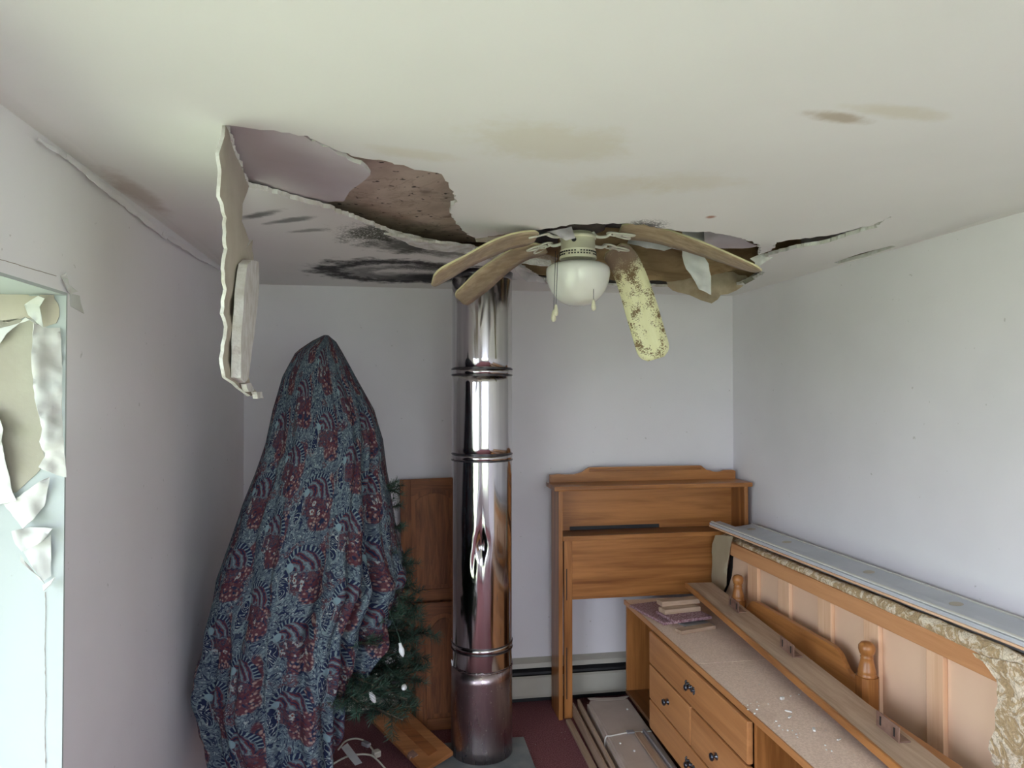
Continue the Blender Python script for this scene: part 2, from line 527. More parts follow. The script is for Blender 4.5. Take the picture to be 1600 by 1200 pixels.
m = Mat('window_glass', 0.02)
nt = m.nt; out = nt.nodes['Material Output']
tr = nt.nodes.new('ShaderNodeBsdfTransparent'); gl = nt.nodes.new('ShaderNodeBsdfGlossy'); gl.inputs['Roughness'].default_value = 0.02
mx = nt.nodes.new('ShaderNodeMixShader'); mx.inputs[0].default_value = 0.07
nt.links.new(tr.outputs[0], mx.inputs[1]); nt.links.new(gl.outputs[0], mx.inputs[2]); nt.links.new(mx.outputs[0], out.inputs[0])
MT['glass'] = m.mat
m = Mat('lawn_grass', .9); m.co('Object')
m.color(m.mix(m.noise(3, 5).step(.3, .7), (0.22, 0.27, 0.17), (0.29, 0.33, 0.22))); MT['lawn'] = m.mat

# paisley cotton
m = Mat('paisley_cotton', 0.85, 0, 0.15); m.co('UV')
wa = m.noise((7, 7, 1), 3); wb = m.noise((9, 6, 1), 3)
X, Y, _ = m.xyz()
xw = X + (wa - .5) * .035; yw = Y + (wb - .5) * .035
TX, TY = 0.168, 0.240
col = (xw / TX).floor()
half = (col * 0.5).fract() * 1.0
p = (xw / TX).fract() - .5
q = (yw / TY + half).fract() - .5
p = p * (TX / TY)
def ell(cx, cy, rx, ry):
    u, v = (p - cx) / rx, (q - cy) / ry
    return (u * u + v * v).op('SQRT')
fine = m.voronoi((85, 85, 1)); finen = m.noise((95, 95, 1), 2); mid = m.noise((42, 42, 1), 2, .5, 1.5)
SL, PALE, NAVY, MAR, RUST, CRM = (0.066, 0.088, 0.112), (0.135, 0.175, 0.19), (0.010, 0.015, 0.042), (0.075, 0.020, 0.026), (0.12, 0.034, 0.028), (0.27, 0.30, 0.295)
c = m.mix(fine.step(.55, .25), SL, PALE)
sw = (m.noise((15, 15, 1), 2, .45, 1.2) * 13).fract()
c = m.mix(sw.step(.30, .20) * .85, c, NAVY)
c = m.mix((sw - .40).op('ABSOLUTE').step(.09, .04) * .7, c, PALE)
c = m.mix(mid.step(.60, .66), c, NAVY)
c = m.mix((m.noise((11, 11, 1), 2)).step(.56, .60) * finen.step(.42, .55) * .8, c, MAR)
c = m.mix(finen.step(.62, .67) * .8, c, CRM)
# maroon ground trailing between the motifs
e = ell(.16, -.34, .20, .20); e2 = ell(.27, .02, .085, .34)
rg = (1 - e.step(.8, 1.0)).op('MAXIMUM', 1 - e2.step(.8, 1.0))
c = m.mix(rg * .9, c, m.mix(fine.step(.5, .2), m.mix(mid.step(.5, .6), MAR, NAVY), (0.24, 0.16, 0.14)))
# fan-shaped paisley head
r0 = ell(.03, -.04, .30, .37)
an = (q + .02).op('ARCTAN2', p - .03)
top = q.step(-.05, .0)
head = (1 - r0.step(.97, 1.0)) * top
arcs = ((ell(-.12, .0, 1, 1) * 70) + an * 1.5 + (mid - .5) * 5).sin()
inner = m.mix(arcs.step(-.1, .15), MAR, SL); inner = m.mix(arcs.step(.80, .95) * .8, inner, PALE)
inner = m.mix(arcs.step(-.75, -.95), inner, NAVY)
c = m.mix(head, c, inner)
rim = head * r0.step(.76, .80)
scal = (an * 32 + r0 * 14 + (mid - .5) * 4).sin()
rimc = m.mix(scal.step(.2, .6), NAVY, PALE); rimc = m.mix((r0 - .88).op('ABSOLUTE').step(.08, .11), rimc, NAVY)
c = m.mix(rim, c, rimc)
eye_ = 1 - ell(-.18, .03, .055, .065).step(.8, 1.0)
c = m.mix(eye_, c, (0.15, 0.22, 0.25))
# red flowered body under the head
body = (1 - ell(.02, -.17, .27, .145).step(.9, 1.0)) * (1 - top)
petal = m.voronoi((46, 30, 1))
c = m.mix(body * .8, c, m.mix((petal + (finen - .5) * 1.1).step(.34, .20), m.mix(finen.step(.5, .6), MAR, NAVY), CRM))
c = m.mix(body * (1 - petal.step(.10, .18)), c, RUST)
# dark oval leaf beside it
ov = 1 - ell(-.235, -.20, .062, .21).step(.9, 1.0)
ovc = m.mix((sw - .5).op('ABSOLUTE').step(.20, .08), NAVY, m.mix(finen.step(.4, .6), SL, CRM))
c = m.mix(ov, c, ovc)
c = m.mix((ell(-.235, -.20, .075, .225) - 1).op('ABSOLUTE').step(.10, .04) * .8, c, PALE)
m.color(c); m.bump(m.noise((300, 300, 1), 2), .15, .001)
MT['paisley'] = m.mat

# ================================================================== SETTING
# lawn outside
g = tag(obj('lawn', box(new_bm(), -45, 45, -45, 45, -0.75, -0.55), MT['lawn'], origin=False), 'sunlit green lawn outside the windows', 'lawn')
g['kind'] = 'structure'

struct('floor', box(new_bm(), XL, XR, YF, YB, -0.12, 0), MT['carpet'], 'burgundy carpet floor')
T = 0.26; TOP = 2.80
b = new_bm()
box(b, XL - T, XL, YF - T, WY0, -.5, TOP); box(b, XL - T, XL, WY1, YB + T, -.5, TOP)
box(b, XL - T, XL, WY0, WY1, -.5, WZ0); box(b, XL - T, XL, WY0, WY1, WZ1, TOP)
wall_left = struct('wall_left', b, MT['wall'], 'white wall with a deep window reveal and peeling paper')
wall_back = struct('wall_back', box(new_bm(), XL, XR, YB, YB + .2, -.5, TOP), MT['wall'], 'white far wall behind the flue pipe')
wall_right = struct('wall_right', box(new_bm(), XR, XR + .2, YF, YB + .2, -.5, TOP), MT['wall'], 'white right wall above the box spring')
b = new_bm()
box(b, XL, RX0, YF - T, YF, -.5, TOP); box(b, RX1, XR, YF - T, YF, -.5, TOP)
box(b, RX0, RX1, YF - T, YF, -.5, RZ0); box(b, RX0, RX1, YF - T, YF, RZ1, TOP)
struct('wall_front', b, MT['wall'], 'white wall behind the camera with a window')
struct('roof_underside', box(new_bm(), XL - T, XR + .2, YF - T, YB + .2, TOP, TOP + .15), MT['void'], 'dark roof boards over the ceiling')

obj('added_sky_blocker', box(new_bm(), XL - T - .75, XL - T, YF - T, YB + .2, 2.02, 2.20), MT['white'], wall_left, origin=False)  # unseen overhang, added to cut high sky light on the window jamb
def window(name, axis, a0, a1, z0, z1, pos, label):
    """sash frame with mullion and two panes; axis is the wall's normal"""
    def bx(bm, u0, u1, za, zb, d):
        if axis == 'X': box(bm, pos - d, pos + d, u0, u1, za, zb)
        else: box(bm, u0, u1, pos - d, pos + d, za, zb)
    b = new_bm(); w = .05
    bx(b, a0, a0 + w, z0, z1, .03); bx(b, a1 - w, a1, z0, z1, .03)
    bx(b, a0 + w, a1 - w, z0, z0 + w, .03); bx(b, a0 + w, a1 - w, z1 - w, z1, .03)
    mid = (a0 + a1) / 2; bx(b, mid - .025, mid + .025, z0 + w, z1 - w, .03)
    fr = struct(name, b, MT['white'], label)
    for u0, u1 in ((a0 + w, mid - .025), (mid + .025, a1 - w)):
        g = new_bm(); bx(g, u0, u1, z0 + w, z1 - w, .002); obj('pane', g, MT['glass'], fr)
window('window_1', 'X', WY0, WY1, WZ0, WZ1, XL - T + .03, 'white two-pane window in the left wall')
window('window_2', 'Y', RX0, RX1, RZ0, RZ1, YF - T + .05, 'white two-pane window behind the camera')

# smooth white lining, colour darkened against window glare, of the window reveal (far jamb, head and near jamb) with peeling paper
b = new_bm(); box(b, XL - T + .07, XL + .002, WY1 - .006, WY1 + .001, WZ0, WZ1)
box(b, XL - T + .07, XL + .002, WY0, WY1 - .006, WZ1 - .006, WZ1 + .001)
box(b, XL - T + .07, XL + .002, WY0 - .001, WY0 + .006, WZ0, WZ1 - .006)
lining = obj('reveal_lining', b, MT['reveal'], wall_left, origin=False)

def sheet(name, pts, mapf, mats, parent, step=9, amp=2.0, grid=10, thick=.0016, wob=0.0, seed=1, smooth=True):
    """torn sheet: outline points (px, py, off); off is spread inwards; mapf gives the 3-D point"""
    ol = jag([(p[0], p[1]) for p in pts], step, amp, seed)
    V, Tr, B = fill([tuple(v) for v in ol], [], grid)
    bm = new_bm(); vv = []
    for v in V:
        w = s = 0
        for p in pts:
            k = 1 / ((v.x - p[0]) ** 2 + (v.y - p[1]) ** 2 + 4) ** 1.3; w += k; s += k * p[2]
        off = s / w + wob * noise.noise(Vector((v.x * .06, v.y * .06, seed)))
        vv.append(bm.verts.new(mapf(v.x, v.y, off)))
    for f in Tr:
        q = bm.faces.new([vv[i] for i in f]); q.smooth = smooth
    for v in list(bm.verts):
        if not v.link_faces: bm.verts.remove(v)
    o = obj(name, bm, mats, parent)
    md = o.modifiers.new('thickness', 'SOLIDIFY'); md.thickness = thick; md.offset = 0
    if isinstance(mats, (list, tuple)) and len(mats) > 1: md.material_offset = 1; md.material_offset_rim = len(mats) - 1
    if smooth: es = o.modifiers.new('crisp_edges', 'EDGE_SPLIT'); es.split_angle = R(62)
    return o

JY = WY1 - .007
jamb = lambda px, py, off: aty(px, py, JY - off)
# bare plaster where the paper has come off
sheet('bare_patch', [(-60, 520, .001), (0, 500, .001), (45, 498, .001), (62, 520, .001), (78, 560, .001), (80, 700, .001), (62, 735, .001), (25, 770, .001), (-60, 740, .001)], jamb, MT['creampaper'], wall_left, wob=.0, thick=.001)
sheet('bare_patch', [(-60, 455, .001), (0, 458, .001), (60, 462, .001), (84, 458, .001), (93, 485, .001), (88, 505, .001), (64, 512, .001), (40, 495, .001), (0, 510, .001), (-60, 520, .001)], jamb, MT['backpaper'], wall_left, thick=.001)
# curled paper
sheet('paper_flap', [(-60, 545, .01), (0, 537, .012), (10, 522, .02), (40, 496, .03), (55, 500, .02), (66, 512, .012), (46, 500, .03), (20, 508, .014), (0, 513, .008), (-60, 528, .006)], jamb, MT['whitepaper'], wall_left, amp=.8, wob=.006, seed=2)
sheet('paper_flap', [(38, 476, .012), (60, 462, .03), (70, 466, .035), (62, 480, .03), (68, 512, .02), (44, 492, .02)], jamb, MT['whitepaper'], wall_left, amp=.8, wob=.01, seed=3)
sheet('paper_flap', [(52, 505, .040), (62, 508, .022), (76, 513, .008), (94, 512, .003), (97, 560, .003), (97, 650, .006), (104, 746, .028), (88, 742, .034), (60, 730, .045), (70, 714, .035), (62, 690, .05), (66, 670, .04), (54, 622, .05), (49, 560, .048)], jamb, MT['whitepaper'], wall_left, amp=.7, wob=.009, seed=4, grid=6)
sheet('paper_flap', [(-60, 640, .02), (-5, 640, .02), (5, 670, .04), (2, 690, .03), (20, 770, .015), (26, 782, .012), (-10, 790, .004), (-60, 790, .004)], jamb, MT['whitepaper'], wall_left, amp=.8, wob=.012, seed=5)
for pts, sd in (([(4, 785, .004), (30, 776, .012), (62, 752, .02), (78, 745, .008), (70, 790, .004), (52, 812, .03), (36, 826, .03), (28, 815, .02)], 6),
                ([(18, 830, .03), (48, 823, .012), (82, 826, .025), (66, 846, .035), (34, 862, .03), (24, 850, .03)], 7),
                ([(32, 866, .03), (38, 876, .035), (52, 892, .02), (70, 912, .012), (46, 890, .03), (32, 878, .04)], 8),
                ([(66, 915, .02), (78, 908, .012), (86, 902, .02), (80, 912, .03), (68, 924, .03)], 9),
                ([(36, 862, .006), (66, 846, .012), (80, 835, .006), (80, 900, .004), (68, 908, .014), (50, 885, .02)], 10)):
    sheet('paper_flap', pts, jamb, MT['whitepaper'], wall_left, amp=.8, wob=.006, seed=sd, grid=6)
obj('seam_crack', tube(new_bm(), [aty(71 + .7 * math.sin(i * .3) + random.uniform(-.6, .6), 925 + i * 6, JY - .0005) for i in range(52)], lambda t: .0004 + .0008 * max(0, noise.noise(Vector((t * 40, 0, 0)))), 5), MT['steelbracket'], wall_left)
# torn tape above the window corner
wl = lambda px, py, off: atx(px, py, XL + off)
sheet('torn_tape', [(96, 432, .002), (104, 426, .016), (108, 445, .012), (121, 455, .012), (110, 460, .006), (106, 455, .004)], wl, MT['whitepaper'], wall_left, amp=.5, grid=5, seed=11)
sheet('torn_tape', [(108, 458, .001), (124, 462, .001), (126, 474, .001), (131, 490, .001), (124, 486, .001), (110, 478, .001)], wl, MT['whitepaper'], wall_left, amp=.8, grid=5, seed=12)
obj('hairline_crack', tube(new_bm(), [atx(i * 8 - 8, 403 + i * 2.35 + random.uniform(-.5, .5), XL + .0004) for i in range(13)], .0006, 5), MT['steelbracket'], wall_left)
# loose joint tape along the left wall / ceiling corner
for k, (pa, pb, w) in enumerate((((105, 240), (215, 330), 8), ((205, 322), (262, 368), 7), ((255, 362), (345, 418), 5), ((60, 215), (110, 246), 4))):
    (x0, y0), (x1, y1) = pa, pb
    sheet('corner_tape', [(x0, y0, .004), (x1, y1, .004), (x1 - 2, y1 + w, .012), ((x0 + x1) / 2, (y0 + y1) / 2 + w + 3, .02), (x0 - 2, y0 + w, .01)], wl, MT['wall'], wall_left, step=8, amp=1.2, grid=6, wob=.01, seed=20 + k)

# ------------------------------------------------------------------ ceiling with its torn hole
def sag(x, y):
    s = -.020 * math.exp(-((y - 2.35) / .40) ** 2) * min(1, max(0, (x - .15) / .4))
    s += -.010 * math.exp(-((y - 2.30) / .3) ** 2) * math.exp(-((x - .5) / .4) ** 2)
    s += .006 * noise.noise(Vector((x * 1.3, y * 1.3, 4.2)))
    return s * (1 if y < 3.2 else max(0, (3.74 - y) / .54))
def onceil(px, py, dz=0.0):
    p = atz(px, py, H)
    for _ in range(5): p = atz(px, py, H + dz + sag(p.x, min(p.y, 3.7)))
    return p
hole_px = [(350, 196), (395, 201), (440, 207), (480, 212), (520, 232), (560, 246), (600, 251), (640, 262), (690, 272), (701, 285), (709, 300), (713, 312), (705, 325),
           (706, 340), (717, 352), (728, 364), (742, 373), (775, 368), (810, 362), (850, 358), (890, 351), (925, 350), (975, 349), (1010, 352), (1060, 361), (1100, 362), (1130, 366),
           (1165, 374), (1187, 384), (1186, 398), (1206, 391), (1212, 379), (1245, 374), (1290, 369), (1340, 357), (1365, 352), (1392, 338), (1366, 357), (1345, 362), (1290, 380),
           (1240, 389), (1205, 398), (1185, 407), (1180, 420), (1195, 426), (1182, 434), (1150, 446), (1115, 452), (1060, 449), (1000, 447), (940, 446), (880, 443), (846, 438), (815, 418),
           (790, 404), (760, 394), (740, 390), (700, 385), (660, 377), (620, 367), (560, 344), (500, 322), (440, 306), (386, 291)]
hole = [onceil(*p) for p in hole_px]
hole = [(p.x, min(p.y, 3.69)) for p in hole]
hole = [tuple(v) for v in jag(hole, .015, .008, 3)]
crack = [onceil(*p) for p in ((1303, 410), (1345, 396), (1393, 384), (1400, 385), (1350, 402), (1310, 412))]
crack = [(min(p.x, XR - .01), p.y) for p in crack]
b = new_bm()
slab(b, [(XL, YF), (XR, YF), (XR, YB), (XL, YB)], [hole, crack], .085,
     lambda x, y: (x, y, H + sag(x, y)), lambda x, y: (x, y, H + .014 + sag(x, y)))
ceiling = struct('ceiling', b, [MT['ceiling'], MT['gypsum'], MT['backpaper']], 'stained white ceiling with a large torn hole')

# attic pieces seen through the hole
b = new_bm(); slab(b, [tuple(v) for v in jag([(-.55, 1.45), (.50, 1.45), (.46, 1.95), (.52, 2.35), (.44, 2.86), (-.55, 2.80)], .05, .01, 9)], [], .12, lambda x, y: (x, y, 2.272 + .008 * noise.noise(Vector((x * 3, y * 3, 0)))), lambda x, y: (x, y, 2.295), (0, 0, 0))
obj('upper_deck', b, MT['deck'], ceiling, origin=False)
for y0, x0, x1, z0 in ((3.02, .72, 1.88, 2.235), (2.40, .2, 1.88, 2.40), (1.30, -.74, 1.88, 2.24), (3.40, -.74, 1.88, 2.24)):
    obj('joist', box(new_bm(), x0, x1, y0, y0 + .045, z0, z0 + .16, .003), MT['beam'], ceiling)

# second, older ceiling layer showing in the left of the hole
old = sheet('old_ceiling_layer', [(338, 180, .030), (470, 206, .016), (520, 232, .006), (573, 261, -.004), (579, 270, -.004), (562, 285, .008), (546, 297, .014), (537, 312, .02), (506, 317, .026), (490, 335, .03), (375, 302, .032), (335, 240, .032)],
            lambda px, py, off: atz(px, py, H + off), [MT['oldboard'], MT['oldboard'], MT['gypsum']], ceiling, amp=2.4, grid=14, thick=.010, seed=31)
# hanging strip folded down on the left edge of the hole
A0, A1 = onceil(350, 196), onceil(386, 291)
dirh = Vector((A1.x - A0.x, A1.y - A0.y, 0)).normalized(); nrm = Vector((dirh.y, -dirh.x, 0))
def onstrip(px, py, off):
    d = ray(px, py); t = (A0 - O).dot(nrm) / d.dot(nrm)
    return O + d * t + nrm * off
strip = sheet('hanging_strip', [(350, 196, 0), (386, 291, 0), (384, 300, .0), (377, 318, .0), (375, 345, 0), (380, 362, .004), (379, 388, .006), (386, 374, .01), (389, 400, .01), (386, 440, .01), (381, 500, .006), (377, 560, .0), (382, 600, .01), (389, 617, .024), (378, 619, .016), (366, 606, .006), (352, 590, -.004), (350, 560, -.006), (352, 480, -.006), (347, 420, 0), (350, 340, 0), (344, 300, -.004), (343, 240, -.004), (347, 212, 0)],
              onstrip, [MT['ceiling'], MT['backpaper'], MT['gypsum']], ceiling, step=10, amp=.9, grid=9, thick=.007, wob=.004, seed=41)
sheet('brown_lining', [(374, 326, 0), (380, 345, 0), (379, 388, 0), (387, 372, 0), (391, 396, 0), (389, 450, 0), (385, 520, 0), (376, 560, 0), (374, 400, 0)], lambda px, py, off: onstrip(px, py, -.009), MT['beam'], strip, step=7, amp=1.2, grid=9, thick=.004, seed=42)
ch = sheet('gypsum_chunk', [(364, 412, .022), (372, 405, .022), (386, 408, .020), (387, 430, .020), (385, 480, .018), (378, 540, .016), (372, 592, .014), (366, 598, .014), (358, 590, .014), (357, 540, .016), (359, 460, .02)],
           onstrip, MT['gypsum'], strip, step=14, amp=.7, grid=14, thick=.020, wob=.001, seed=43, smooth=False)
for q, pts in enumerate(([(366, 600, .02), (375, 598, .02), (381, 610, .02), (372, 612, .02)], [(376, 612, .03), (388, 612, .03), (391, 622, .03), (380, 623, .03)])):
    sheet('gypsum_chunk', pts, onstrip, MT['gypsum'], strip, step=4, amp=1.2, grid=4, thick=.012, seed=47 + q, smooth=False)

# loose paper and broken board edges hanging around the hole
def onat(z0): return lambda px, py, off: atz(px, py, z0 + off)
def ony(y0): return lambda px, py, off: aty(px, py, y0 - off)
sheet('paper_flap', [(1066, 362, .0), (1100, 358, .0), (1104, 372, .01), (1098, 395, .02), (1107, 412, .03), (1111, 432, .03), (1111, 461, .02), (1092, 452, .03), (1086, 440, .03), (1072, 420, .02), (1066, 400, .01)], ony(2.52), MT['whitepaper'], ceiling, amp=.8, wob=.02, grid=7, seed=51)
sheet('paper_flap', [(984, 371, .0), (1066, 371, .0), (1072, 392, .01), (1050, 388, .02), (1038, 392, .02), (1010, 388, .02), (980, 380, .01)], ony(2.62), MT['whitepaper'], ceiling, amp=1.2, wob=.01, grid=7, seed=52)
sheet('paper_flap', [(855, 362, .0), (893, 354, .0), (899, 372, .01), (884, 376, .02), (872, 368, .02)], ony(2.33), MT['oldboard'], ceiling, amp=.8, wob=.01, grid=5, seed=53)
sheet('paper_flap', [(1100, 362, .0), (1150, 364, .0), (1168, 378, .005), (1186, 384, .0), (1160, 388, .01), (1130, 388, .01), (1102, 388, .0)], onat(2.225), MT['oldboard'], ceiling, amp=1.0, wob=.008, grid=8, seed=54)
sheet('board_sliver', [(1172, 404, .0), (1206, 392, .0), (1245, 386, .0), (1290, 376, .0), (1286, 382, .0), (1240, 391, .01), (1212, 400, .012), (1186, 416, .02), (1176, 422, .02), (1180, 410, .01)], ony(2.60), MT['gypsum'], ceiling, amp=.8, wob=.006, grid=6, thick=.004, seed=55)
sheet('brown_lining', [(1040, 434, .02), (1075, 418, .0), (1120, 422, .0), (1165, 430, .0), (1174, 438, .0), (1150, 454, .03), (1126, 461, .04), (1112, 474, .06), (1095, 469, .06), (1080, 462, .05), (1060, 457, .04), (1044, 448, .03)], ony(3.38), MT['lining'], ceiling, amp=2.2, wob=.03, grid=8, seed=56)
sheet('brown_lining', [(930, 390, .02), (1000, 380, .0), (1080, 386, .0), (1180, 388, .0), (1182, 412, .02), (1120, 428, .03), (1060, 438, .03), (1000, 440, .04), (950, 436, .04), (925, 420, .03)], ony(3.00), MT['beam'], ceiling, amp=1.6, wob=.03, grid=12, seed=57)
sheet('board_sliver', [(1160, 440, .0), (1178, 428, .0), (1192, 423, .0), (1188, 432, .02), (1176, 438, .03), (1164, 444, .02)], ony(3.2), MT['creampaper'], ceiling, amp=.8, wob=.01, grid=5, thick=.004, seed=58)
sheet('board_sliver', [(742, 371, .0), (790, 368, .0), (830, 372, .0), (826, 380, .02), (780, 381, .02), (744, 378, .01)], ony(2.55), MT['backpaper'], ceiling, amp=1.0, wob=.01, grid=6, thick=.003, seed=59)
sheet('board_sliver', [(690, 380, .0), (750, 388, .0), (810, 400, .0), (860, 408, .0), (862, 416, .01), (810, 411, .01), (750, 399, .01), (690, 390, .0)], ony(2.72), MT['gypsum'], ceiling, amp=1.0, wob=.006, grid=6, thick=.010, seed=60, smooth=False)
sheet('board_sliver', [(800, 398, .0), (850, 396, .0), (872, 404, .0), (866, 412, .02), (840, 408, .02), (812, 404, .01)], ony(2.95), MT['deck'], ceiling, amp=1.4, wob=.02, grid=6, thick=.004, seed=61)
sheet('paper_flap', [(800, 416, .0), (822, 424, .01), (846, 432, .02), (856, 444, .01), (838, 440, .03), (824, 441, .04), (812, 430, .02)], ony(3.0), MT['oldboard'], ceiling, amp=.6, wob=.012, grid=5, seed=62)
sheet('board_sliver', [(500, 318, .0), (540, 336, .0), (600, 358, .0), (640, 372, .0), (636, 378, .006), (590, 362, .006), (540, 344, .004)], onat(2.222), MT['gypsum'], ceiling, amp=1.2, wob=.006, grid=6, thick=.008, seed=63, smooth=False)
sheet('board_sliver', [(600, 364, .0), (660, 376, .0), (742, 385, .0), (738, 392, -.01), (700, 392, -.02), (650, 384, -.01)], onat(2.205), MT['gypsum'], ceiling, amp=1.6, wob=.01, grid=6, thick=.010, seed=64, smooth=False)

# ================================================================== THINGS
# ------------------------------------------------------------------ flue pipe
PX, PY, PR = 0.402, 3.245, 0.139
pad = tag(obj('hearth_pad', box(new_bm(), .165, .615, 2.86, 3.335, .001, .014, .003), MT['slate']), 'grey slate pad on the carpet under the steel flue pipe', 'hearth pad')
pipe = thing('flue_pipe', 'tall dented stainless steel flue pipe standing from floor to ceiling', 'pipe', (PX, PY, .014))
def dent(a, z):
    da = (a - R(-98) + PI) % (2 * PI) - PI
    dz = (z - .975)
    k = math.exp(-(da / .16) ** 2 - (dz / .045) ** 2) * .020
    k += math.exp(-(da / .09) ** 2 - (dz / .14) ** 2) * .008
    da2 = (a - R(-112) + PI) % (2 * PI) - PI
    k += math.exp(-(da2 / .08) ** 2 - ((z - .90) / .05) ** 2) * .005
    return -k
levels = [.409, .505, 1.362, 1.752, 2.23]
bn = [('pipe_section', .014, .409, MT['dullsteel']), ('pipe_section', .409, .505, MT['steel']), ('pipe_section', .505, 1.362, MT['steel']), ('pipe_section', 1.362, 1.752, MT['steel']), ('pipe_section', 1.752, 2.23, MT['steel'])]
for nme, z0, z1, mt in bn:
    n = max(6, int((z1 - z0) / .012)) if z0 == .505 else 8
    rr = PR + (.0012 if mt is MT['dullsteel'] else 0)
    pr = [(rr, z0 + (z1 - z0) * i / n) for i in range(n + 1)]
    o = obj(nme, lathe(new_bm(), pr, PX, PY, 128, fn=dent if z0 == .505 else None), mt, pipe)
def bead(z, r, h, mt, name='locking_band'):
    pr = [(PR - .004, z - h), (PR + r * .7, z - h * .7), (PR + r, z), (PR + r * .7, z + h * .7), (PR - .004, z + h)]
    return obj(name, lathe(new_bm(), pr, PX, PY, 96), mt, pipe)
for z in (.505, 1.362, 1.752):
    band = obj('locking_band', lathe(new_bm(), [(PR - .002, z - .013), (PR + .002, z - .012), (PR + .002, z + .012), (PR - .002, z + .013)], PX, PY, 96), MT['steel'], pipe)
    for dz in (-.014, .014):
        e = lathe(new_bm(), [(PR - .002, z + dz - .003), (PR + .0035, z + dz - .002), (PR + .0035, z + dz + .002), (PR - .002, z + dz + .003)], PX, PY, 96)
        obj('band_rim', e, MT['darkseam'], band)
# ragged cement line and a torn foil scrap
rg = [(PX + (PR + .002) * math.cos(a), PY + (PR + .002) * math.sin(a), .412 + .006 * noise.noise(Vector((a * 5, 0, 0)))) for a in [R(-200 + 2.5 * i) for i in range(88)]]
obj('sealant_line', tube(new_bm(), rg, lambda t: .0022 + .0018 * abs(noise.noise(Vector((t * 60, 3, 0)))), 6), MT['dullsteel'], pipe)
sheet('foil_scrap', [(705, 1030, 0), (709, 1035, .004), (713, 1044, .002), (719, 1041, .006), (715, 1048, .002), (717, 1054, .003), (708, 1047, 0)], lambda px, py, off: O + ray(px, py) * (3.205 - off), MT['bulb'], pipe, step=4, amp=.5, grid=4, seed=71)
obj('ceiling_collar', lathe(new_bm(), [(PR - .01, 2.180), (PR + .002, 2.182), (PR + .004, 2.212), (PR - .01, 2.212)], PX, PY, 64), MT['darkseam'], pipe)

# ------------------------------------------------------------------ baseboard heater
h = thing('baseboard_heater', 'beige hot-water baseboard heater along the far wall', 'heater', ((XL + XR) / 2, YB - .04, 0))
def hprof(pts): return prism(new_bm(), pts, 'X', XL + .01, XR - .01)
obj('back_plate', hprof([(YB - .008, .03), (YB - .001, .03), (YB - .001, .235), (YB - .008, .235)]), MT['heater'], h)
obj('top_hood', hprof([(YB - .008, .235), (YB - .055, .222), (YB - .062, .200), (YB - .056, .200), (YB - .050, .214), (YB - .008, .226)]), MT['heater'], h)
obj('front_cover', hprof([(YB - .066, .045), (YB - .070, .060), (YB - .070, .150), (YB - .060, .158), (YB - .060, .150), (YB - .064, .146), (YB - .064, .064), (YB - .060, .045)]), MT['heater'], h)
obj('damper', hprof([(YB - .056, .176), (YB - .058, .164), (YB - .030, .185), (YB - .028, .193)]), MT['black'], h)
obj('fin_tube', hprof([(YB - .05, .07), (YB - .015, .07), (YB - .015, .15), (YB - .05, .15)]), MT['black'], h)
# black vinyl strip under it
struct('baseboard_back', box(new_bm(), XL + .001, XR - .001, YB - .006, YB - .001, .001, .03), MT['black'], 'black strip along the foot of the far wall')

# ------------------------------------------------------------------ bookcase headboard
hb = thing('bookcase_headboard', 'honey maple bookcase headboard with shaped crest standing against far wall', 'headboard', (1.35, 3.6, 0))
D0, D1 = 3.495, 3.665
obj('side_panel', box(new_bm(), .825, .847, D0, D1, 0, 1.158, .003), MT['mapleZ'], hb)
obj('side_panel', box(new_bm(), 1.838, 1.860, D0, D1, 0, 1.158, .003), MT['mapleZ'], hb)
obj('top_shelf', box(new_bm(), .800, 1.878, D0 - .015, D1 + .012, 1.158, 1.182, .006), MT['mapleX'], hb)
cr = [(.815, 1.182), (1.868, 1.182), (1.868, 1.225), (1.855, 1.230)]
for i in range(9): cr.append((1.80 - .010 * i, 1.230 - .010 * math.sin(i / 8 * PI)))
cr += [(1.70, 1.232), (1.665, 1.258), (1.03, 1.258), (.99, 1.232), (.95, 1.222), (.90, 1.222), (.86, 1.225), (.815, 1.222)]
crest = obj('crest_board', prism(new_bm(), cr, 'Y', D1 - .012, D1 + .008), MT['mapleX'], hb)
obj('crest_moulding', box(new_bm(), 1.03, 1.665, D1 - .017, D1 - .012, 1.236, 1.252, .002), MT['mapleX'], crest)
obj('back_panel', box(new_bm(), .847, 1.838, D1 - .02, D1 - .012, .948, 1.158), MT['mapleX'], hb)
obj('shelf', box(new_bm(), .847, 1.838, D0 + .008, D1 - .012, .908, .928, .003), MT['darkmapleX'], hb)
obj('shelf_lip', box(new_bm(), .847, 1.838, D0, D0 + .008, .903, .926, .002), MT['mapleX'], hb)
obj('back_slot', box(new_bm(), .92, 1.42, D1 - .014, D1 - .008, .925, .948), MT['black'], hb)
obj('back_rail', box(new_bm(), 1.42, 1.838, D1 - .02, D1 - .012, .925, .948), MT['mapleX'], hb)
obj('back_rail', box(new_bm(), .847, .92, D1 - .02, D1 - .012, .925, .948), MT['mapleX'], hb)
obj('lower_panel', box(new_bm(), .900, 1.838, D0 + .018, D0 + .032, .602, .905, .002), MT['mapleX'], hb)
obj('panel_rail', box(new_bm(), .900, 1.838, D0 + .012, D0 + .018, .602, .614, .001), MT['mapleX'], hb)
st = obj('leg_stile', box(new_bm(), .857, .900, D0 + .014, D0 + .034, 0, .905, .003), MT['mapleZ'], hb)
obj('bed_slot', box(new_bm(), .868, .872, D0 + .011, D0 + .0145, .60, .76), MT['black'], st)
obj('bed_slot', box(new_bm(), .868, .872, D0 + .011, D0 + .0145, .10, .36), MT['black'], st)
obj('leg_stile', box(new_bm(), 1.790, 1.838, D0 + .014, D0 + .034, 0, .602, .003), MT['mapleZ'], hb)

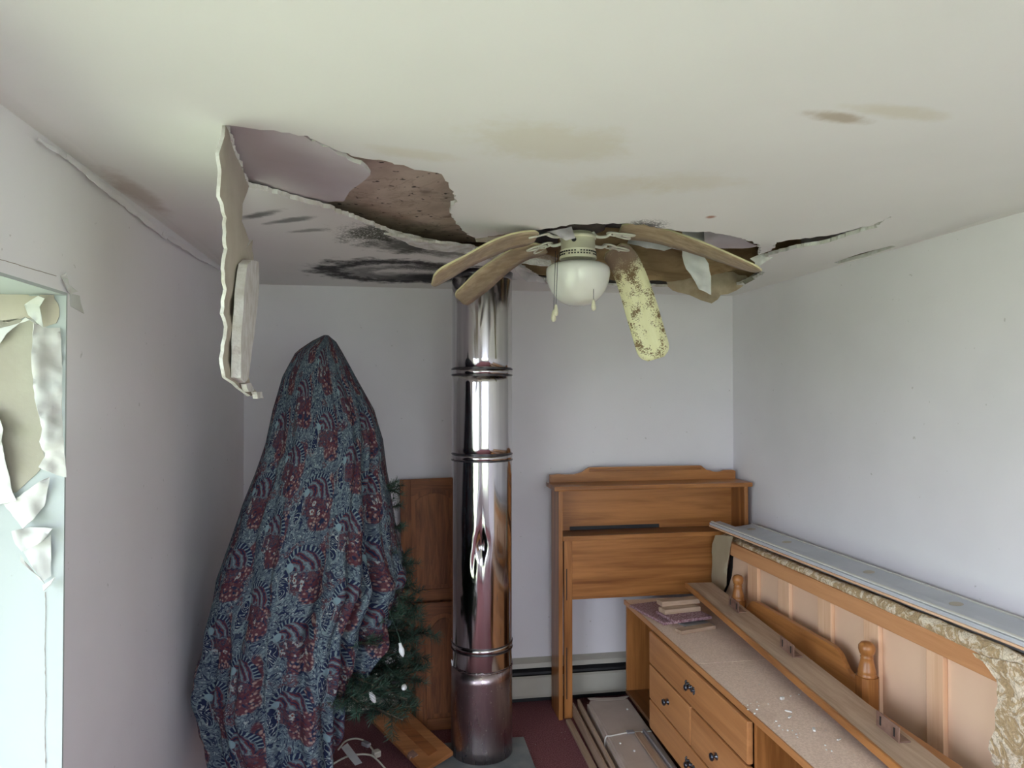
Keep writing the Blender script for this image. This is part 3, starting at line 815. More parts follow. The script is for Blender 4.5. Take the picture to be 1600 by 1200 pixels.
# ------------------------------------------------------------------ captain's bed drawer unit
BX0, BX1, BY0, BY1, BT = 1.170, 1.552, 1.52, 3.470, .600
bed = thing('captains_bed_base', 'honey maple captain bed base with drawers and open cubbies', 'bed base', ((BX0 + BX1) / 2, (BY0 + BY1) / 2, 0))
top = obj('platform_top', box(new_bm(), BX0 - .004, BX1, 2.60, BY1, BT - .022, BT, .003), MT['particle'], bed)
top2 = obj('platform_top', box(new_bm(), BX0 - .004, BX1, BY0, 2.598, BT - .022, BT, .003), MT['particle'], bed)
obj('edge_strip', box(new_bm(), BX0 - .010, BX0 - .004, BY0, BY1, BT - .022, BT + .001, .001), MT['drawerY'], bed)
obj('end_panel', box(new_bm(), BX0, BX1, BY1 - .018, BY1, .128, BT - .022, .002), MT['mapleZ'], bed)
obj('end_panel', box(new_bm(), BX0, BX1, BY0, BY0 + .018, .128, BT - .022, .002), MT['mapleZ'], bed)
for y in (3.085, 2.150): obj('divider', box(new_bm(), BX0, BX1, y, y + .018, .146, BT - .022, .001), MT['mapleZ'], bed)
obj('bottom_board', box(new_bm(), BX0 - .002, BX1, BY0, BY1, .128, .146, .002), MT['darkmapleY'], bed)
obj('back_board', box(new_bm(), BX1 - .008, BX1, BY0 + .018, BY1 - .018, .146, BT - .022), MT['darkmapleY'], bed)
obj('plinth', box(new_bm(), BX0 + .05, BX1 - .02, BY0 + .02, BY1 - .02, 0, .128), MT['darkmapleY'], bed)
def drawer(y0, y1, z0, z1, ornate):
    d = obj('drawer', box(new_bm(), BX0 - .020, BX0 + .002, y0, y1, z0, z1, .006), MT['drawerY'], bed)
    cy, cz = (y0 + y1) / 2, (z0 + z1) / 2
    xf = BX0 - .020
    b = new_bm()
    Mx = Matrix.Translation((xf, cy, cz)) @ Matrix.Rotation(R(-90), 4, 'Y')
    if ornate:
        t = bmesh.new()
        lathe(t, [(.010, 0), (.012, .002), (.006, .006), (.005, .012), (.011, .016), (.013, .021), (.009, .026), (.003, .027)], 0, 0, 16)
        for s in (-1, 1):
            lathe(t, [(.008, 0), (.009, .003), (.005, .006), (.002, .007)], 0, s * .030, 12)
            for k in range(4):
                a = s * (PI / 2) + (k - 1.5) * .75
                lathe(t, [(.0045, 0), (.005, .003), (.002, .005)], .012 * math.cos(a), s * .030 + .012 * math.sin(a), 8)
            lathe(t, [(.006, 0), (.006, .004), (.002, .005)], .008 * s, s * .015, 8)
            lathe(t, [(.006, 0), (.006, .004), (.002, .005)], -.008 * s, s * .016, 8)
        bmesh.ops.transform(t, matrix=Mx, verts=t.verts); merge(b, t)
        obj('ornate_pull', b, MT['pewter'], d)['label'] = 'blackened ornate metal pull'
    else:
        t = bmesh.new()
        lathe(t, [(.012, 0), (.013, .002), (.006, .005), (.005, .011), (.012, .015), (.0145, .020), (.012, .025), (.005, .027)], 0, 0, 20)
        bmesh.ops.transform(t, matrix=Mx, verts=t.verts); merge(b, t)
        obj('knob', b, MT['pewter'], d)['label'] = 'round dark metal knob'
drawer(2.176, 3.083, .428, .570, True)
drawer(2.632, 3.083, .268, .420, False); drawer(2.176, 2.626, .268, .420, False)
drawer(2.176, 3.083, .134, .260, True)
# flat glass ring mark and the little plaster crumbs
fl = [((1222, 1093), .016, .010, .009, 'short white plug of plaster on the bed platform beside the rail'),
      ((1232, 1112), .022, .007, .004, 'pale grey V-shaped upper flake on the bed platform'),
      ((1234, 1121), .024, .006, .004, 'pale grey lower sliver touching the V-shaped flake'),
      ((1272, 1141), .028, .008, .005, 'pale blue-grey curved flake on the platform near the rail'),
      ((1311, 1156), .024, .005, .003, 'thin white sliver lying against the rail edge')]
for i, ((px, py), L, W, Hh, lab) in enumerate(fl):
    p = atz(px, py, BT + .001)
    ang = (20, -35, 40, 60, 30)[i]
    Mx = Matrix.Translation(p) @ Matrix.Rotation(R(ang), 4, 'Z') @ Matrix.Rotation(R(6), 4, 'Y')
    b = new_bm(); ol = jag([(-L / 2, -W / 2), (L / 2, -W / 3), (L / 2.2, W / 2), (-L / 2.3, W / 2.4)], .006, .0012, i)
    prism(b, [tuple(v) for v in ol], 'Z', 0, Hh, M=Mx)
    tag(obj('plaster_flake', b, MT['gypsum']), lab, 'flake', 'plaster flakes on the bed platform')
for i in range(26):
    px, py = random.choice(((1180, 1108), (1195, 1105), (1215, 1130), (1222, 1135), (1300, 1170), (1170, 1100), (1238, 1090), (1250, 1150)))
    p = atz(px + random.uniform(-14, 14), py + random.uniform(-10, 10), BT + .0005)
    L = random.uniform(.003, .009)
    Mx = Matrix.Translation(p) @ Matrix.Rotation(random.uniform(0, 6), 4, 'Z')
    b = prism(new_bm(), [(-L / 2, -L / 4), (L / 2, -L / 6), (L / 3, L / 4), (-L / 3, L / 3)], 'Z', 0, L * .4, M=Mx)
    tag(obj('plaster_crumb', b, MT['gypsum']), 'tiny white plaster crumb scattered on the dusty bed platform', 'crumb', 'plaster crumbs on the bed platform')

# pile of scraps at the far end of the platform
def block(name, label, cat, px, py, z, L, W, T_, ang, mt, group=None, tilt=0.0, bev=.003):
    p = atz(px, py, z)
    Mx = Matrix.Translation(p) @ Matrix.Rotation(R(ang), 4, 'Z') @ Matrix.Rotation(R(tilt), 4, 'Y')
    return tag(obj(name, box(new_bm(), -L / 2, L / 2, -W / 2, W / 2, 0, T_, bev, M=Mx), mt), label, cat, group)
block('carpet_sample', 'large faded burgundy carpet sample under the wood offcuts', 'carpet sample', 1040, 958, .601, .22, .30, .012, 12, MT['shag'])
block('vinyl_tile', 'grey vinyl tile on the bed platform below the carpet samples', 'tile', 1085, 975, .601, .13, .12, .006, 20, MT['greyvinyl'])
block('wood_offcut', 'flat brown offcut with pale end beside the grey tile', 'offcut', 1087, 985, .601, .19, .045, .016, 14, MT['rawX'])
block('carpet_sample', 'thick pink-flecked carpet sample folded on top of the scrap pile', 'carpet sample', 1068, 963, .615, .20, .16, .014, 10, MT['shag'])
block('wood_offcut', 'lower of two short wood blocks with raw pale ends on carpet', 'offcut', 1062, 955, .630, .19, .060, .022, 8, MT['rawX'])
block('wood_offcut', 'upper short wood block with raw pale end on the scrap pile', 'offcut', 1060, 943, .652, .20, .055, .022, 6, MT['rawX'])

# bed side rail lying over the platform, with steel brackets
A, Bq = Vector((1.455, 3.36, .682)), Vector((1.352, 1.56, .612))
L = (Bq - A).length; yv = (Bq - A).normalized(); xv = yv.cross(Vector((0, 0, 1))).normalized() * -1; zv = xv.cross(yv)
if zv.z < 0: zv = -zv
def frame(o, x, y, z):
    return Matrix(((x.x, y.x, z.x, o.x), (x.y, y.y, z.y, o.y), (x.z, y.z, z.z, o.z), (0, 0, 0, 1)))
FR = frame(A, xv, yv, zv)
rail = thing('bed_side_rail', 'long dusty wooden bed rail with steel brackets lying along the platform', 'bed rail', A)
obj('board', box(new_bm(), 0, .130, 0, L, 0, .020, .003, M=FR), MT['rawY'], rail)
obj('front_edge', box(new_bm(), -.012, 0, 0, L, -.004, .022, .004, M=FR), MT['mapleY'], rail)
for yy in (.34, .82, 1.42):
    b = new_bm()
    box(b, .070, .074, yy, yy + .105, .020, .066, .001, M=FR)
    box(b, .074, .108, yy, yy + .105, .020, .024, .001, M=FR)
    br = obj('bracket', b, MT['steelbracket'], rail)
    for k in (.018, .082): obj('bracket_slot', box(new_bm(), .0685, .0702, yy + k, yy + k + .006, .030, .056, M=FR), MT['black'], br)

# second rail on the far side
A2, B2 = Vector((1.485, 2.18, .604)), Vector((1.475, 1.54, .604))
y2 = (B2 - A2).normalized(); x2 = Vector((0, 0, 1)).cross(y2)
x2 = Vector((abs(x2.x), x2.y if x2.x > 0 else -x2.y, 0)); FR2 = frame(A2, x2, y2, Vector((0, 0, 1)))
tag(obj('wood_board', box(new_bm(), .01, .072, 0, .64, 0, .018, .003, M=FR2), MT['mapleY']), 'short golden board lying behind the dusty bed rail', 'board')

# ------------------------------------------------------------------ small bed headboard with turned posts
PFar, PNear = Vector((1.600, 3.110, 0)), Vector((1.606, 2.200, 0))
pb = thing('spindle_footboard', 'honey maple footboard with turned post finials standing behind platform', 'footboard', (PFar + PNear) / 2)
def post(c, w, top):
    zs = top - .118
    o = []
    for sx, sy in ((1, .55), (.55, 1), (-.55, 1), (-1, .55), (-1, -.55), (-.55, -1), (.55, -1), (1, -.55)): o.append((c.x + sx * w, c.y + sy * w))
    p = obj('post', prism(new_bm(), o, 'Z', 0, zs), MT['mapleZ'], pb)
    k = w / .032
    pr = [(.030, 0), (.030, .004), (.026, .008), (.029, .014), (.027, .022), (.022, .045), (.019, .062), (.021, .066), (.017, .070), (.023, .078), (.0265, .092), (.0255, .104), (.018, .114), (.006, .118)]
    obj('finial', lathe(new_bm(), [(r * k, zs + z) for r, z in pr], c.x, c.y, 28), MT['mapleZ'], p)
post(PFar, .031, .800); post(PNear, .033, .800)
ol = []
n = 40; y0, y1 = PNear.y + .030, PFar.y - .028
for i in range(n + 1):
    t = i / n; y = y0 + (y1 - y0) * t
    s = min(t, 1 - t)
    z = .655 + .070 * (1 / (1 + math.exp(-(s - .10) * 55)))
    ol.append((y, z))
ol += [(y1, .25), (y0, .25)]
Ms = Matrix.Shear('XZ', 4, (0, 0)) if False else Matrix.Identity(4)
obj('panel', prism(new_bm(), ol, 'X', 1.592, 1.612), MT['mapleY'], pb)

# ------------------------------------------------------------------ box spring on its side
SX0, SX1, SY0, SY1, SZ = 1.650, 1.800, 1.63, 3.470, .925
bs = thing('box_spring', 'torn box spring standing on edge showing slats and tan backing', 'box spring', ((SX0 + SX1) / 2, (SY0 + SY1) / 2, 0))
obj('backing', box(new_bm(), SX0 + .022, SX0 + .026, SY0 + .02, SY1 - .02, .01, SZ - .02), MT['fabricback'], bs)
obj('frame_rail', box(new_bm(), SX0, SX0 + .022, SY0 + .03, SY1 - .01, SZ - .075, SZ - .012, .004), wood('orange_pine', (0.50, 0.23, 0.095), (0.66, 0.34, 0.16), 'Y', .6, 14, .3), bs)
obj('frame_rail', box(new_bm(), SX0, SX0 + .022, SY0 + .03, SY1 - .01, .01, .07, .004), MT['pineY'], bs)
for y0, y1 in ((3.03, 3.12), (2.765, 2.855), (2.475, 2.560), (2.205, 2.285), (1.915, 1.985)):
    obj('slat', box(new_bm(), SX0 + .004, SX0 + .0215, y0, y1, .07, SZ - .075, .003), MT['pineZ'], bs)
# quilted cover round the top and the near end
def rolled(path, r, name):
    b = new_bm(); ps = catmull(path, 14)
    tube(b, ps, r, 12)
    for v in b.verts:
        v.co += v.normal * 0
        nz = noise.noise(v.co * 16) * .008 + noise.noise(v.co * 45) * .004
        v.co += Vector((-nz, nz * .5, nz))
    return obj(name, b, MT['ticking'], bs)
rolled([(SX0 + .024, SY1 - .22, SZ - .008), (SX0 + .022, 2.9, SZ - .006), (SX0 + .024, 2.3, SZ - .004), (SX0 + .022, SY0 + .12, SZ - .004), (SX0 + .028, SY0 + .03, SZ - .03), (SX0 + .028, SY0 + .008, SZ - .12), (SX0 + .026, SY0 + .010, .5), (SX0 + .026, SY0 + .010, .06)],
       lambda t: .010 + .024 * min(1, t * 1.6) , 'rolled_cover')
b = new_bm(); box(b, SX0 + .026, SX1, SY0, SY1, .0, SZ, .03)
obj('body', b, MT['ticking'], bs)
# ragged cover remnant hanging inside the near corner
sheet('cover_remnant', [(1520, 1020, .004), (1560, 1030, .006), (1600, 1040, .006), (1612, 1100, .006), (1612, 1215, .006), (1560, 1215, .004), (1545, 1170, .006), (1556, 1130, .004), (1560, 1070, .004), (1545, 1045, .006)], lambda px, py, off: atx(px, py, SX0 - .004 - off), MT['ticking'], bs, amp=3, wob=.012, grid=9, thick=.004, seed=81)
# torn beige cloth at the far end
sheet('torn_cloth', [(1118, 836, .002), (1145, 838, .004), (1141, 855, .006), (1139, 870, .01), (1136, 890, .012), (1135, 915, .01), (1130, 925, .008), (1123, 940, .006), (1112, 925, .002), (1113, 880, .002), (1113, 850, .002)], lambda px, py, off: atx(px, py, SX0 - .002 - off), MT['torncloth'], bs, amp=1.0, wob=.004, grid=7, seed=82)
sheet('tear_gap', [(1143, 850, 0), (1148, 853, 0), (1145, 875, 0), (1143, 900, 0), (1134, 925, 0), (1128, 935, 0), (1136, 900, 0)], lambda px, py, off: atx(px, py, SX0 + .019), MT['black'], bs, amp=.8, grid=7, seed=83)

# boards laid along the top of the box spring
def plank(name, label, cat, a, b_, w, t, mt, tilt=0, mats2=None):
    a, b_ = Vector(a), Vector(b_); y = (b_ - a).normalized(); x = Vector((0, 0, 1)).cross(y) * -1
    x = Vector((abs(x.x), -y.x * abs(x.x) / y.y if abs(y.y) > 1e-6 else 0, 0)).normalized()
    x = (x * math.cos(R(tilt)) + Vector((0, 0, 1)) * math.sin(R(tilt))).normalized()
    z = x.cross(y); z = z if z.z > 0 else -z
    return frame(a, x, y, z), (b_ - a).length
FRg, Lg = plank('', '', '', (1.700, 3.44, .928), (1.735, 1.35, .928), .15, .03, None, 6)
pd = thing('painted_shelf_panel', 'grey-white painted panel with oval knob marks lying against right wall', 'panel', (1.78, 2.4, .93))
obj('panel_board', box(new_bm(), 0, .150, 0, Lg, 0, .026, .003, M=FRg), MT['wallboard'], pd)
obj('panel_edge', box(new_bm(), .150, .156, 0, Lg, 0, .030, .001, M=FRg), MT['white'], pd)
for yy in (.10, .42, .98, 1.4):
    t = bmesh.new(); lathe(t, [(.019, .0255), (.021, .0268), (.019, .0275)], .095, yy, 20); bmesh.ops.transform(t, matrix=FRg, verts=t.verts); b = new_bm(); merge(b, t)
    obj('oval_mark', b, MT['backpaper'], pd)
FRm, Lm = plank('', '', '', (1.630, 3.475, .966), (1.700, 1.42, .960), .055, .02, None, 4)
wm = thing('trim_board', 'long white-painted moulding board with bare wood edge atop box spring', 'board', (1.65, 2.5, .95))
obj('board', box(new_bm(), 0, .062, 0, Lm, 0, .014, .003, M=FRm), MT['wallboard'], wm)
obj('bare_edge', box(new_bm(), -.003, .060, .0, Lm, -.008, 0, .001, M=FRm), MT['pineY'], wm)
obj('moulded_lip', box(new_bm(), .006, .020, 0, Lm, .014, .020, .004, M=FRm), MT['white'], wm)

# ------------------------------------------------------------------ flat cardboard carton and wood strips on the floor
def quadbox(name, pts, z0, z1, mt, parent=None, bev=.004):
    b = prism(new_bm(), pts, 'Z', z0, z1)
    if bev: bmesh.ops.bevel(b, geom=b.edges[:], offset=bev, segments=2, affect='EDGES')
    return obj(name, b, mt, parent)
cb = thing('cardboard_carton', 'flat grey-brown cardboard carton tied with white strap on the floor', 'carton', (1.02, 3.0, 0))
C4 = [(.968, 3.488), (1.192, 3.480), (1.165, 2.30), (.925, 2.33)]
quadbox('carton_body', C4, .001, .092, MT['cardboard'], cb, .012)
quadbox('top_flap', [(.985, 3.480), (1.180, 3.472), (1.155, 2.32), (.955, 2.34)], .092, .095, MT['cardboard'], cb, .001)
sheet('torn_end', [(918, 1091, .0), (950, 1090, .004), (985, 1087, .0), (975, 1093, .004), (950, 1095, .006), (922, 1094, .0)], onat(.097), MT['cardboard'], cb, amp=.8, grid=5, seed=91)
sp_ = [(.949, 3.115, .004), (.947, 3.11, .05), (.952, 3.105, .094), (.972, 3.10, .0995), (1.02, 3.112, .0985), (1.06, 3.118, .0985), (1.118, 3.116, .098), (1.172, 3.116, .098)]
obj('strap', tube(new_bm(), catmull(sp_, 6), .0032, 8), MT['white'], cb)
obj('strap_buckle', box(new_bm(), 1.055, 1.090, 3.105, 3.130, .0985, .106, .002), MT['greyvinyl'], cb)
for i, (px, py) in enumerate(((980, 1108), (969, 1161), (991, 1173))):
    p = atz(px, py, .098); b = new_bm(); box(b, p.x - .004, p.x + .004, p.y - .005, p.y + .005, .0955, .101, .0015)
    tag(obj('plaster_crumb', b, MT['gypsum']), ('white plaster crumb on the carton beyond its strap', 'faint plaster crumb on the carton just below strap', 'largest white plaster crumb on the carton near its end')[i], 'crumb', 'plaster crumbs on the carton')
def strip_board(label, a, b_, w, t, mt, roll=0):
    a, b_ = Vector(a), Vector(b_); y = (b_ - a).normalized(); x = y.cross(Vector((0, 0, 1))).normalized()
    z = x.cross(y); q = Matrix.Rotation(R(roll), 4, 'Y')
    M_ = frame(a, x, y, z) @ q
    return tag(obj('wood_strip', box(new_bm(), -w / 2, w / 2, 0, (b_ - a).length, 0, t, .002, M=M_), mt), label, 'wood strip')
strip_board('thin pale wood strip lying outermost on the carpet by headboard leg', (.868, 3.47, .001), (.862, 2.45, .001), .028, .016, MT['rawY'])
strip_board('tall pale strip on edge second from the carpet', (.910, 3.55, .001), (.886, 2.45, .001), .012, .060, MT['rawY'])
strip_board('brown strip on edge leaning beside the carton', (.942, 3.55, .001), (.906, 2.45, .001), .012, .075, MT['rawY'])
strip_board('light wood strip lying on carton beside the drawers', (1.098, 3.09, .1025), (1.092, 2.35, .1015), .030, .010, MT['rawY'])
strip_board('dark grey strip between carton and drawer fronts', (1.136, 3.12, .0965), (1.136, 2.35, .0965), .010, .014, MT['greyvinyl'])

# ------------------------------------------------------------------ cabinet doors behind the flue
def leaning(label, x0, x1, z1, yfoot, ytop, roll, arch, both):
    """raised-panel cabinet door leaning on the wall"""
    w, hgt = x1 - x0, z1
    lean = math.atan2(ytop - yfoot, hgt)
    M_ = Matrix.Translation((x0, yfoot, .001)) @ Matrix.Rotation(R(roll), 4, 'Y') @ Matrix.Rotation(-lean, 4, 'X')
    d = thing('cabinet_door', label, 'cabinet door', ((x0 + x1) / 2, yfoot, 0))
    fw = .055
    for a, b_ in ((0, fw), (w - fw, w)): obj('stile', box(new_bm(), a, b_, 0, .02, 0, hgt, .003, M=M_), MT['oakZ'], d)
    rails = [(0, fw)] + ([(both[0], both[1])] if both else [])
    for a, b_ in rails: obj('rail', box(new_bm(), fw, w - fw, 0.001, .019, a, b_, .002, M=M_), MT['oakX'], d)
    ol = [(fw, hgt), (w - fw, hgt)]
    k = 18
    for i in range(k + 1):
        t = 1 - i / k; s = abs(t - .5) * 2
        ol.append((fw + (w - 2 * fw) * t, hgt - fw - arch * (s ** 1.5 if s > .72 else s ** 2 * .62 / .72 ** .5)))
    obj('arched_rail', prism(new_bm(), ol, 'Y', .001, .019, M=M_), MT['oakX'], d)
    zs = [(fw, hgt - fw)] if not both else [(fw, both[0]), (both[1], hgt - fw)]
    for i, (a, b_) in enumerate(zs):
        obj('panel', box(new_bm(), fw - .004, w - fw + .004, .010, .016, a - .004, b_ + (.03 if i == len(zs) - 1 else .004), M=M_), MT['oakZ'], d)
        ol = [(fw + .022, a + .022), (w - fw - .022, a + .022)]
        top_ = b_ - .022
        if i == len(zs) - 1:
            for j in range(13):
                t = 1 - j / 12; s = abs(t - .5) * 2
                ol.append((fw + .022 + (w - 2 * fw - .044) * t, top_ - arch * s * s))
        else: ol += [(w - fw - .022, top_), (fw + .022, top_)]
        obj('raised_field', prism(new_bm(), ol, 'Y', .004, .012, M=M_), MT['oakZ'], d)
    return d
leaning('tall red oak cabinet door leaning on the far wall behind flue', .060, .400, 1.215, 3.56, 3.655, -1.5, .035, (.60, .655))
leaning('shorter red oak cabinet door with arched panel leaning before the tall one', .108, .400, .610, 3.49, 3.545, -.5, .055, None)
# fallen door on the floor with its hinge
P1, P2, P3 = Vector((-.150, 3.40, .075)), Vector((.062, 3.64, .12)), Vector((.213, 3.085, .003))
xx = (P3 - Vector((-.045, 3.46, .10))).normalized(); yy = Vector((.075, .27, .075)); yy = (yy - xx * yy.dot(xx)).normalized(); zz = xx.cross(yy)
FRd = frame(Vector((.128, 3.09, .006)), xx, yy, zz)
fd = thing('fallen_cabinet_door', 'oak cabinet door fallen askew on the carpet left of flue', 'cabinet door', (.1, 3.25, 0))
obj('door_board', box(new_bm(), -.42, 0, 0, .165, 0, .020, .003, M=FRd), wood('golden_oak', (0.24, 0.09, 0.03), (0.42, 0.175, 0.065), 'X', .4, 16), fd)
obj('panel_groove', box(new_bm(), -.38, -.05, .065, .115, .0205, .0225, .001, M=FRd), MT['oakX'], fd)
b = new_bm(); box(b, -.125, -.085, .006, .034, .020, .024, .001, M=FRd); box(b, -.115, -.095, -.006, .008, .014, .026, .001, M=FRd)
obj('hinge', b, MT['steelbracket'], fd)

# ------------------------------------------------------------------ covered artificial tree
TXc, TYc = -.315, 2.80
sil = [((505, 524), (512, 524)), ((486, 532), (524, 536)), ((462, 552), (534, 550)), ((441, 588), (555, 592)), ((426, 640), (583, 642)), ((416, 690), (597, 690)), ((400, 740), (603, 740)), ((380, 790), (612, 790)), ((360, 848), (622, 850)),
       ((341, 900), (636, 900)), ((328, 960), (622, 960)), ((318, 1020), (625, 1020)), ((314, 1060), (625, 1060)), ((322, 1110), (625, 1110)), ((340, 1150), (620, 1150)), ((350, 1200), (610, 1200)), ((356, 1280), (600, 1280))]
rows = []
for (a, b_) in sil:
    A_, B_ = aty(*a, 2.78), aty(*b_, 2.78); rows.append(((A_.z + B_.z) / 2, A_.x, B_.x))
def sil_at(z):
    if z >= rows[0][0]: return rows[0][1], rows[0][2]
    for (za, la, ra), (zb, lb, rb) in zip(rows, rows[1:]):
        if z >= zb:
            t = (za - z) / (za - zb); return la + (lb - la) * t, ra + (rb - ra) * t
    return rows[-1][1], rows[-1][2]
hemc = [(-180, .34), (-150, .26), (-120, .17), (-100, .13), (-85, .16), (-76, .24), (-66, .42), (-58, .52), (-46, .64), (-34, .74), (-24, .81), (-12, .90), (0, .92), (30, .85), (90, .7), (150, .45), (180, .34)]
def hem(deg):
    for (a, za), (b_, zb) in zip(hemc, hemc[1:]):
        if deg <= b_: return za + (zb - za) * (deg - a) / (b_ - a)
    return .34
creases = [(-128, .8, 2.2, 10), (-110, 1.0, 1.9, 6), (-93, .7, 2.6, -4), (-78, 1.2, 1.7, -9), (-62, 1.3, 1.8, -14), (-50, 2.3, 2.2, -18), (-40, 2.6, 2.6, -14), (-22, .9, 2.4, -8), (-150, 1.0, 2.0, 8), (-165, .8, 2.5, 4)]
NT, NZ = 360, 150
ztop = rows[0][0]
bm = new_bm(); uvl = bm.loops.layers.uv.new('UVMap')
grid_ = []; uvs = {}
for i in range(NT):
    deg = -180 + 360 * i / NT; th = R(deg); zh = hem(deg); colv = []
    for j in range(NZ + 1):
        t = j / NZ; z = ztop + (zh - ztop) * (t ** 0.85)
        l, r = sil_at(z); cx = (l + r) / 2
        hw = (r - l) / 2
        low = min(1, (ztop - z) / 1.3)
        dy = min(.34, hw * 1.02)
        A_ = .012 + low * .075
        f = 0
        for c0, amp, wd, drift in creases:
            d = (deg - c0 - drift * (low - .5) * 2 + 5 * noise.noise(Vector((z * 3, c0, 0))))
            f -= 1.5 * amp * math.exp(-(d / (wd * 1.4)) ** 2) * (0.6 + .65 * noise.noise(Vector((z * 2.2, c0 * .3, 7))) ** 2 * 2)
        f += .8 * math.sin(th * 9 + 1.2 * math.sin(z * 4)) + .3 * math.sin(th * 21 + 3 * z)
        f += .9 * noise.noise(Vector((th * 3.0, z * 5, 1))) + .5 * noise.noise(Vector((th * 8, z * 11, 2)))
        edge = max(abs(math.cos(th)) - .85, 0) / .15
        k = 1 + A_ * f * (1 - .7 * edge)
        cs, sn = math.cos(th), math.sin(th)
        cs = math.copysign(abs(cs) ** .9, cs); sn = math.copysign(abs(sn) ** .9, sn)
        x = cx + hw * cs * k; y = TYc + dy * sn * k
        x = max(x, XL + .012)
        v = bm.verts.new((x, y, z)); colv.append(v)
        uvs[v] = (th * .40 + .06 * math.sin(z * 2), z * 1.02)
    grid_.append(colv)
def uvface(vs4, wrap):
    f = bm.faces.new(vs4); f.smooth = True
    for lp in f.loops:
        u, v = uvs[lp.vert]
        if wrap and u < 0: u += 2 * PI * .40
        lp[uvl].uv = (u, v)
for i in range(NT):
    a, b_ = grid_[i], grid_[(i + 1) % NT]
    for j in range(NZ): uvface((a[j], a[j + 1], b_[j + 1], b_[j]), i == NT - 1)
f = bm.faces.new([g_[0] for g_ in grid_])
for lp in f.loops: lp[uvl].uv = uvs[lp.vert]
cloth = tag(obj('paisley_cloth', bm, MT['paisley']), 'blue and maroon paisley cloth draped over the tree beside left wall', 'cloth')
solidify(cloth, .0022, 1)
# turned-back cuff on the right side
sheet_pts = [(612, 893, .02), (622, 884, .03), (634, 888, .03), (635, 905, .03), (628, 926, .025), (616, 938, .02), (612, 915, .02)]

tree = thing('christmas_tree', 'dark green artificial fir tree under the paisley cloth', 'tree', (TXc, TYc, 0))
obj('trunk', lathe(new_bm(), [(.016, .06), (.016, 1.2), (.010, 1.78)], TXc, TYc, 12), MT['twig'], tree)
b = new_bm()
for k in range(4):
    a = R(35 + 90 * k); tube(b, [(TXc, TYc, .07), (TXc + .12 * math.cos(a), TYc + .12 * math.sin(a), .05), (TXc + .24 * math.cos(a), TYc + .24 * math.sin(a), .012)], .011, 8)
obj('stand', b, MT['green'], tree)
def make_branch(seed, L):
    rnd = random.Random(seed); b = new_bm()
    def twig(p0, p1, r):
        tube(b, [p0, (p0 + p1) / 2 + Vector((0, 0, .006)), p1], lambda t: r * (1 - .6 * t), 5, 1)
        d = (p1 - p0); ln = d.length; d.normalize()
        u = d.cross(Vector((0, 0, 1))).normalized(); w = d.cross(u)
        for k in range(int(ln * 850)):
            t = rnd.uniform(.12, 1.0); a = rnd.uniform(0, 2 * PI)
            o = p0 + (p1 - p0) * t
            dr = (u * math.cos(a) + w * math.sin(a) + d * rnd.uniform(.5, 1.1)).normalized()
            nl = rnd.uniform(.020, .034); s = dr.cross(Vector((rnd.random(), rnd.random(), rnd.random()))).normalized() * .0011
            q = [b.verts.new(o - s), b.verts.new(o + s), b.verts.new(o + dr * nl + s * .5), b.verts.new(o + dr * nl - s * .5)]
            b.faces.new(q)
    O0 = Vector((0, 0, 0)); tip = Vector((L, 0, .02))
    twig(Vector((L * .3, 0, .0)), tip, .004)
    tube(b, [O0, Vector((L * .5, 0, .005)), tip], .003, 5, 1)
    for k in range(7):
        t = .38 + .085 * k; sgn = 1 if k % 2 else -1
        a = R(rnd.uniform(30, 52)) * sgn; l2 = rnd.uniform(.07, .13) * (1.15 - t * .4)
        p = tip * t
        twig(p, p + Vector((math.cos(a) * l2, math.sin(a) * l2, rnd.uniform(-.03, .035))), .0025)
    me = bpy.data.meshes.new('branch'); b.to_mesh(me); b.free()
    me.materials.append(MT['green']); me.materials.append(MT['twig'])
    return me
bmesh_variants = [make_branch(s, .42) for s in range(4)]
rb = random.Random(5)
def branch(az, z, tilt, scale, k):
    o = bpy.data.objects.new('branch', bmesh_variants[k % 4]); COL.objects.link(o)
    o.location = (TXc, TYc, z); o.rotation_euler = (rb.uniform(-.5, .5), R(-tilt), R(az)); o.scale = (scale,) * 3
    adopt(o, tree)
k = 0
for z, azs, sc in ((.58, range(-62, 75, 15), 1.08), (.65, range(-54, 70, 15), 1.05), (.72, range(-46, 70, 15), 1.02), (.82, range(-36, 60, 15), 1.0), (.93, range(-28, 50, 15), .95), (1.04, range(-18, 40, 16), .88)):
    for az in azs:
        branch(az + rb.uniform(-5, 5), z + rb.uniform(-.03, .03), rb.uniform(-14, 4), sc * rb.uniform(.9, 1.06), k); k += 1
for az, z, tl, sc in ((-12, 1.20, 14, .80), (-6, 1.22, 8, .82), (-9, 1.10, 4, .84), (0, 1.14, 10, .84)): branch(az, z, tl, sc, k); k += 1

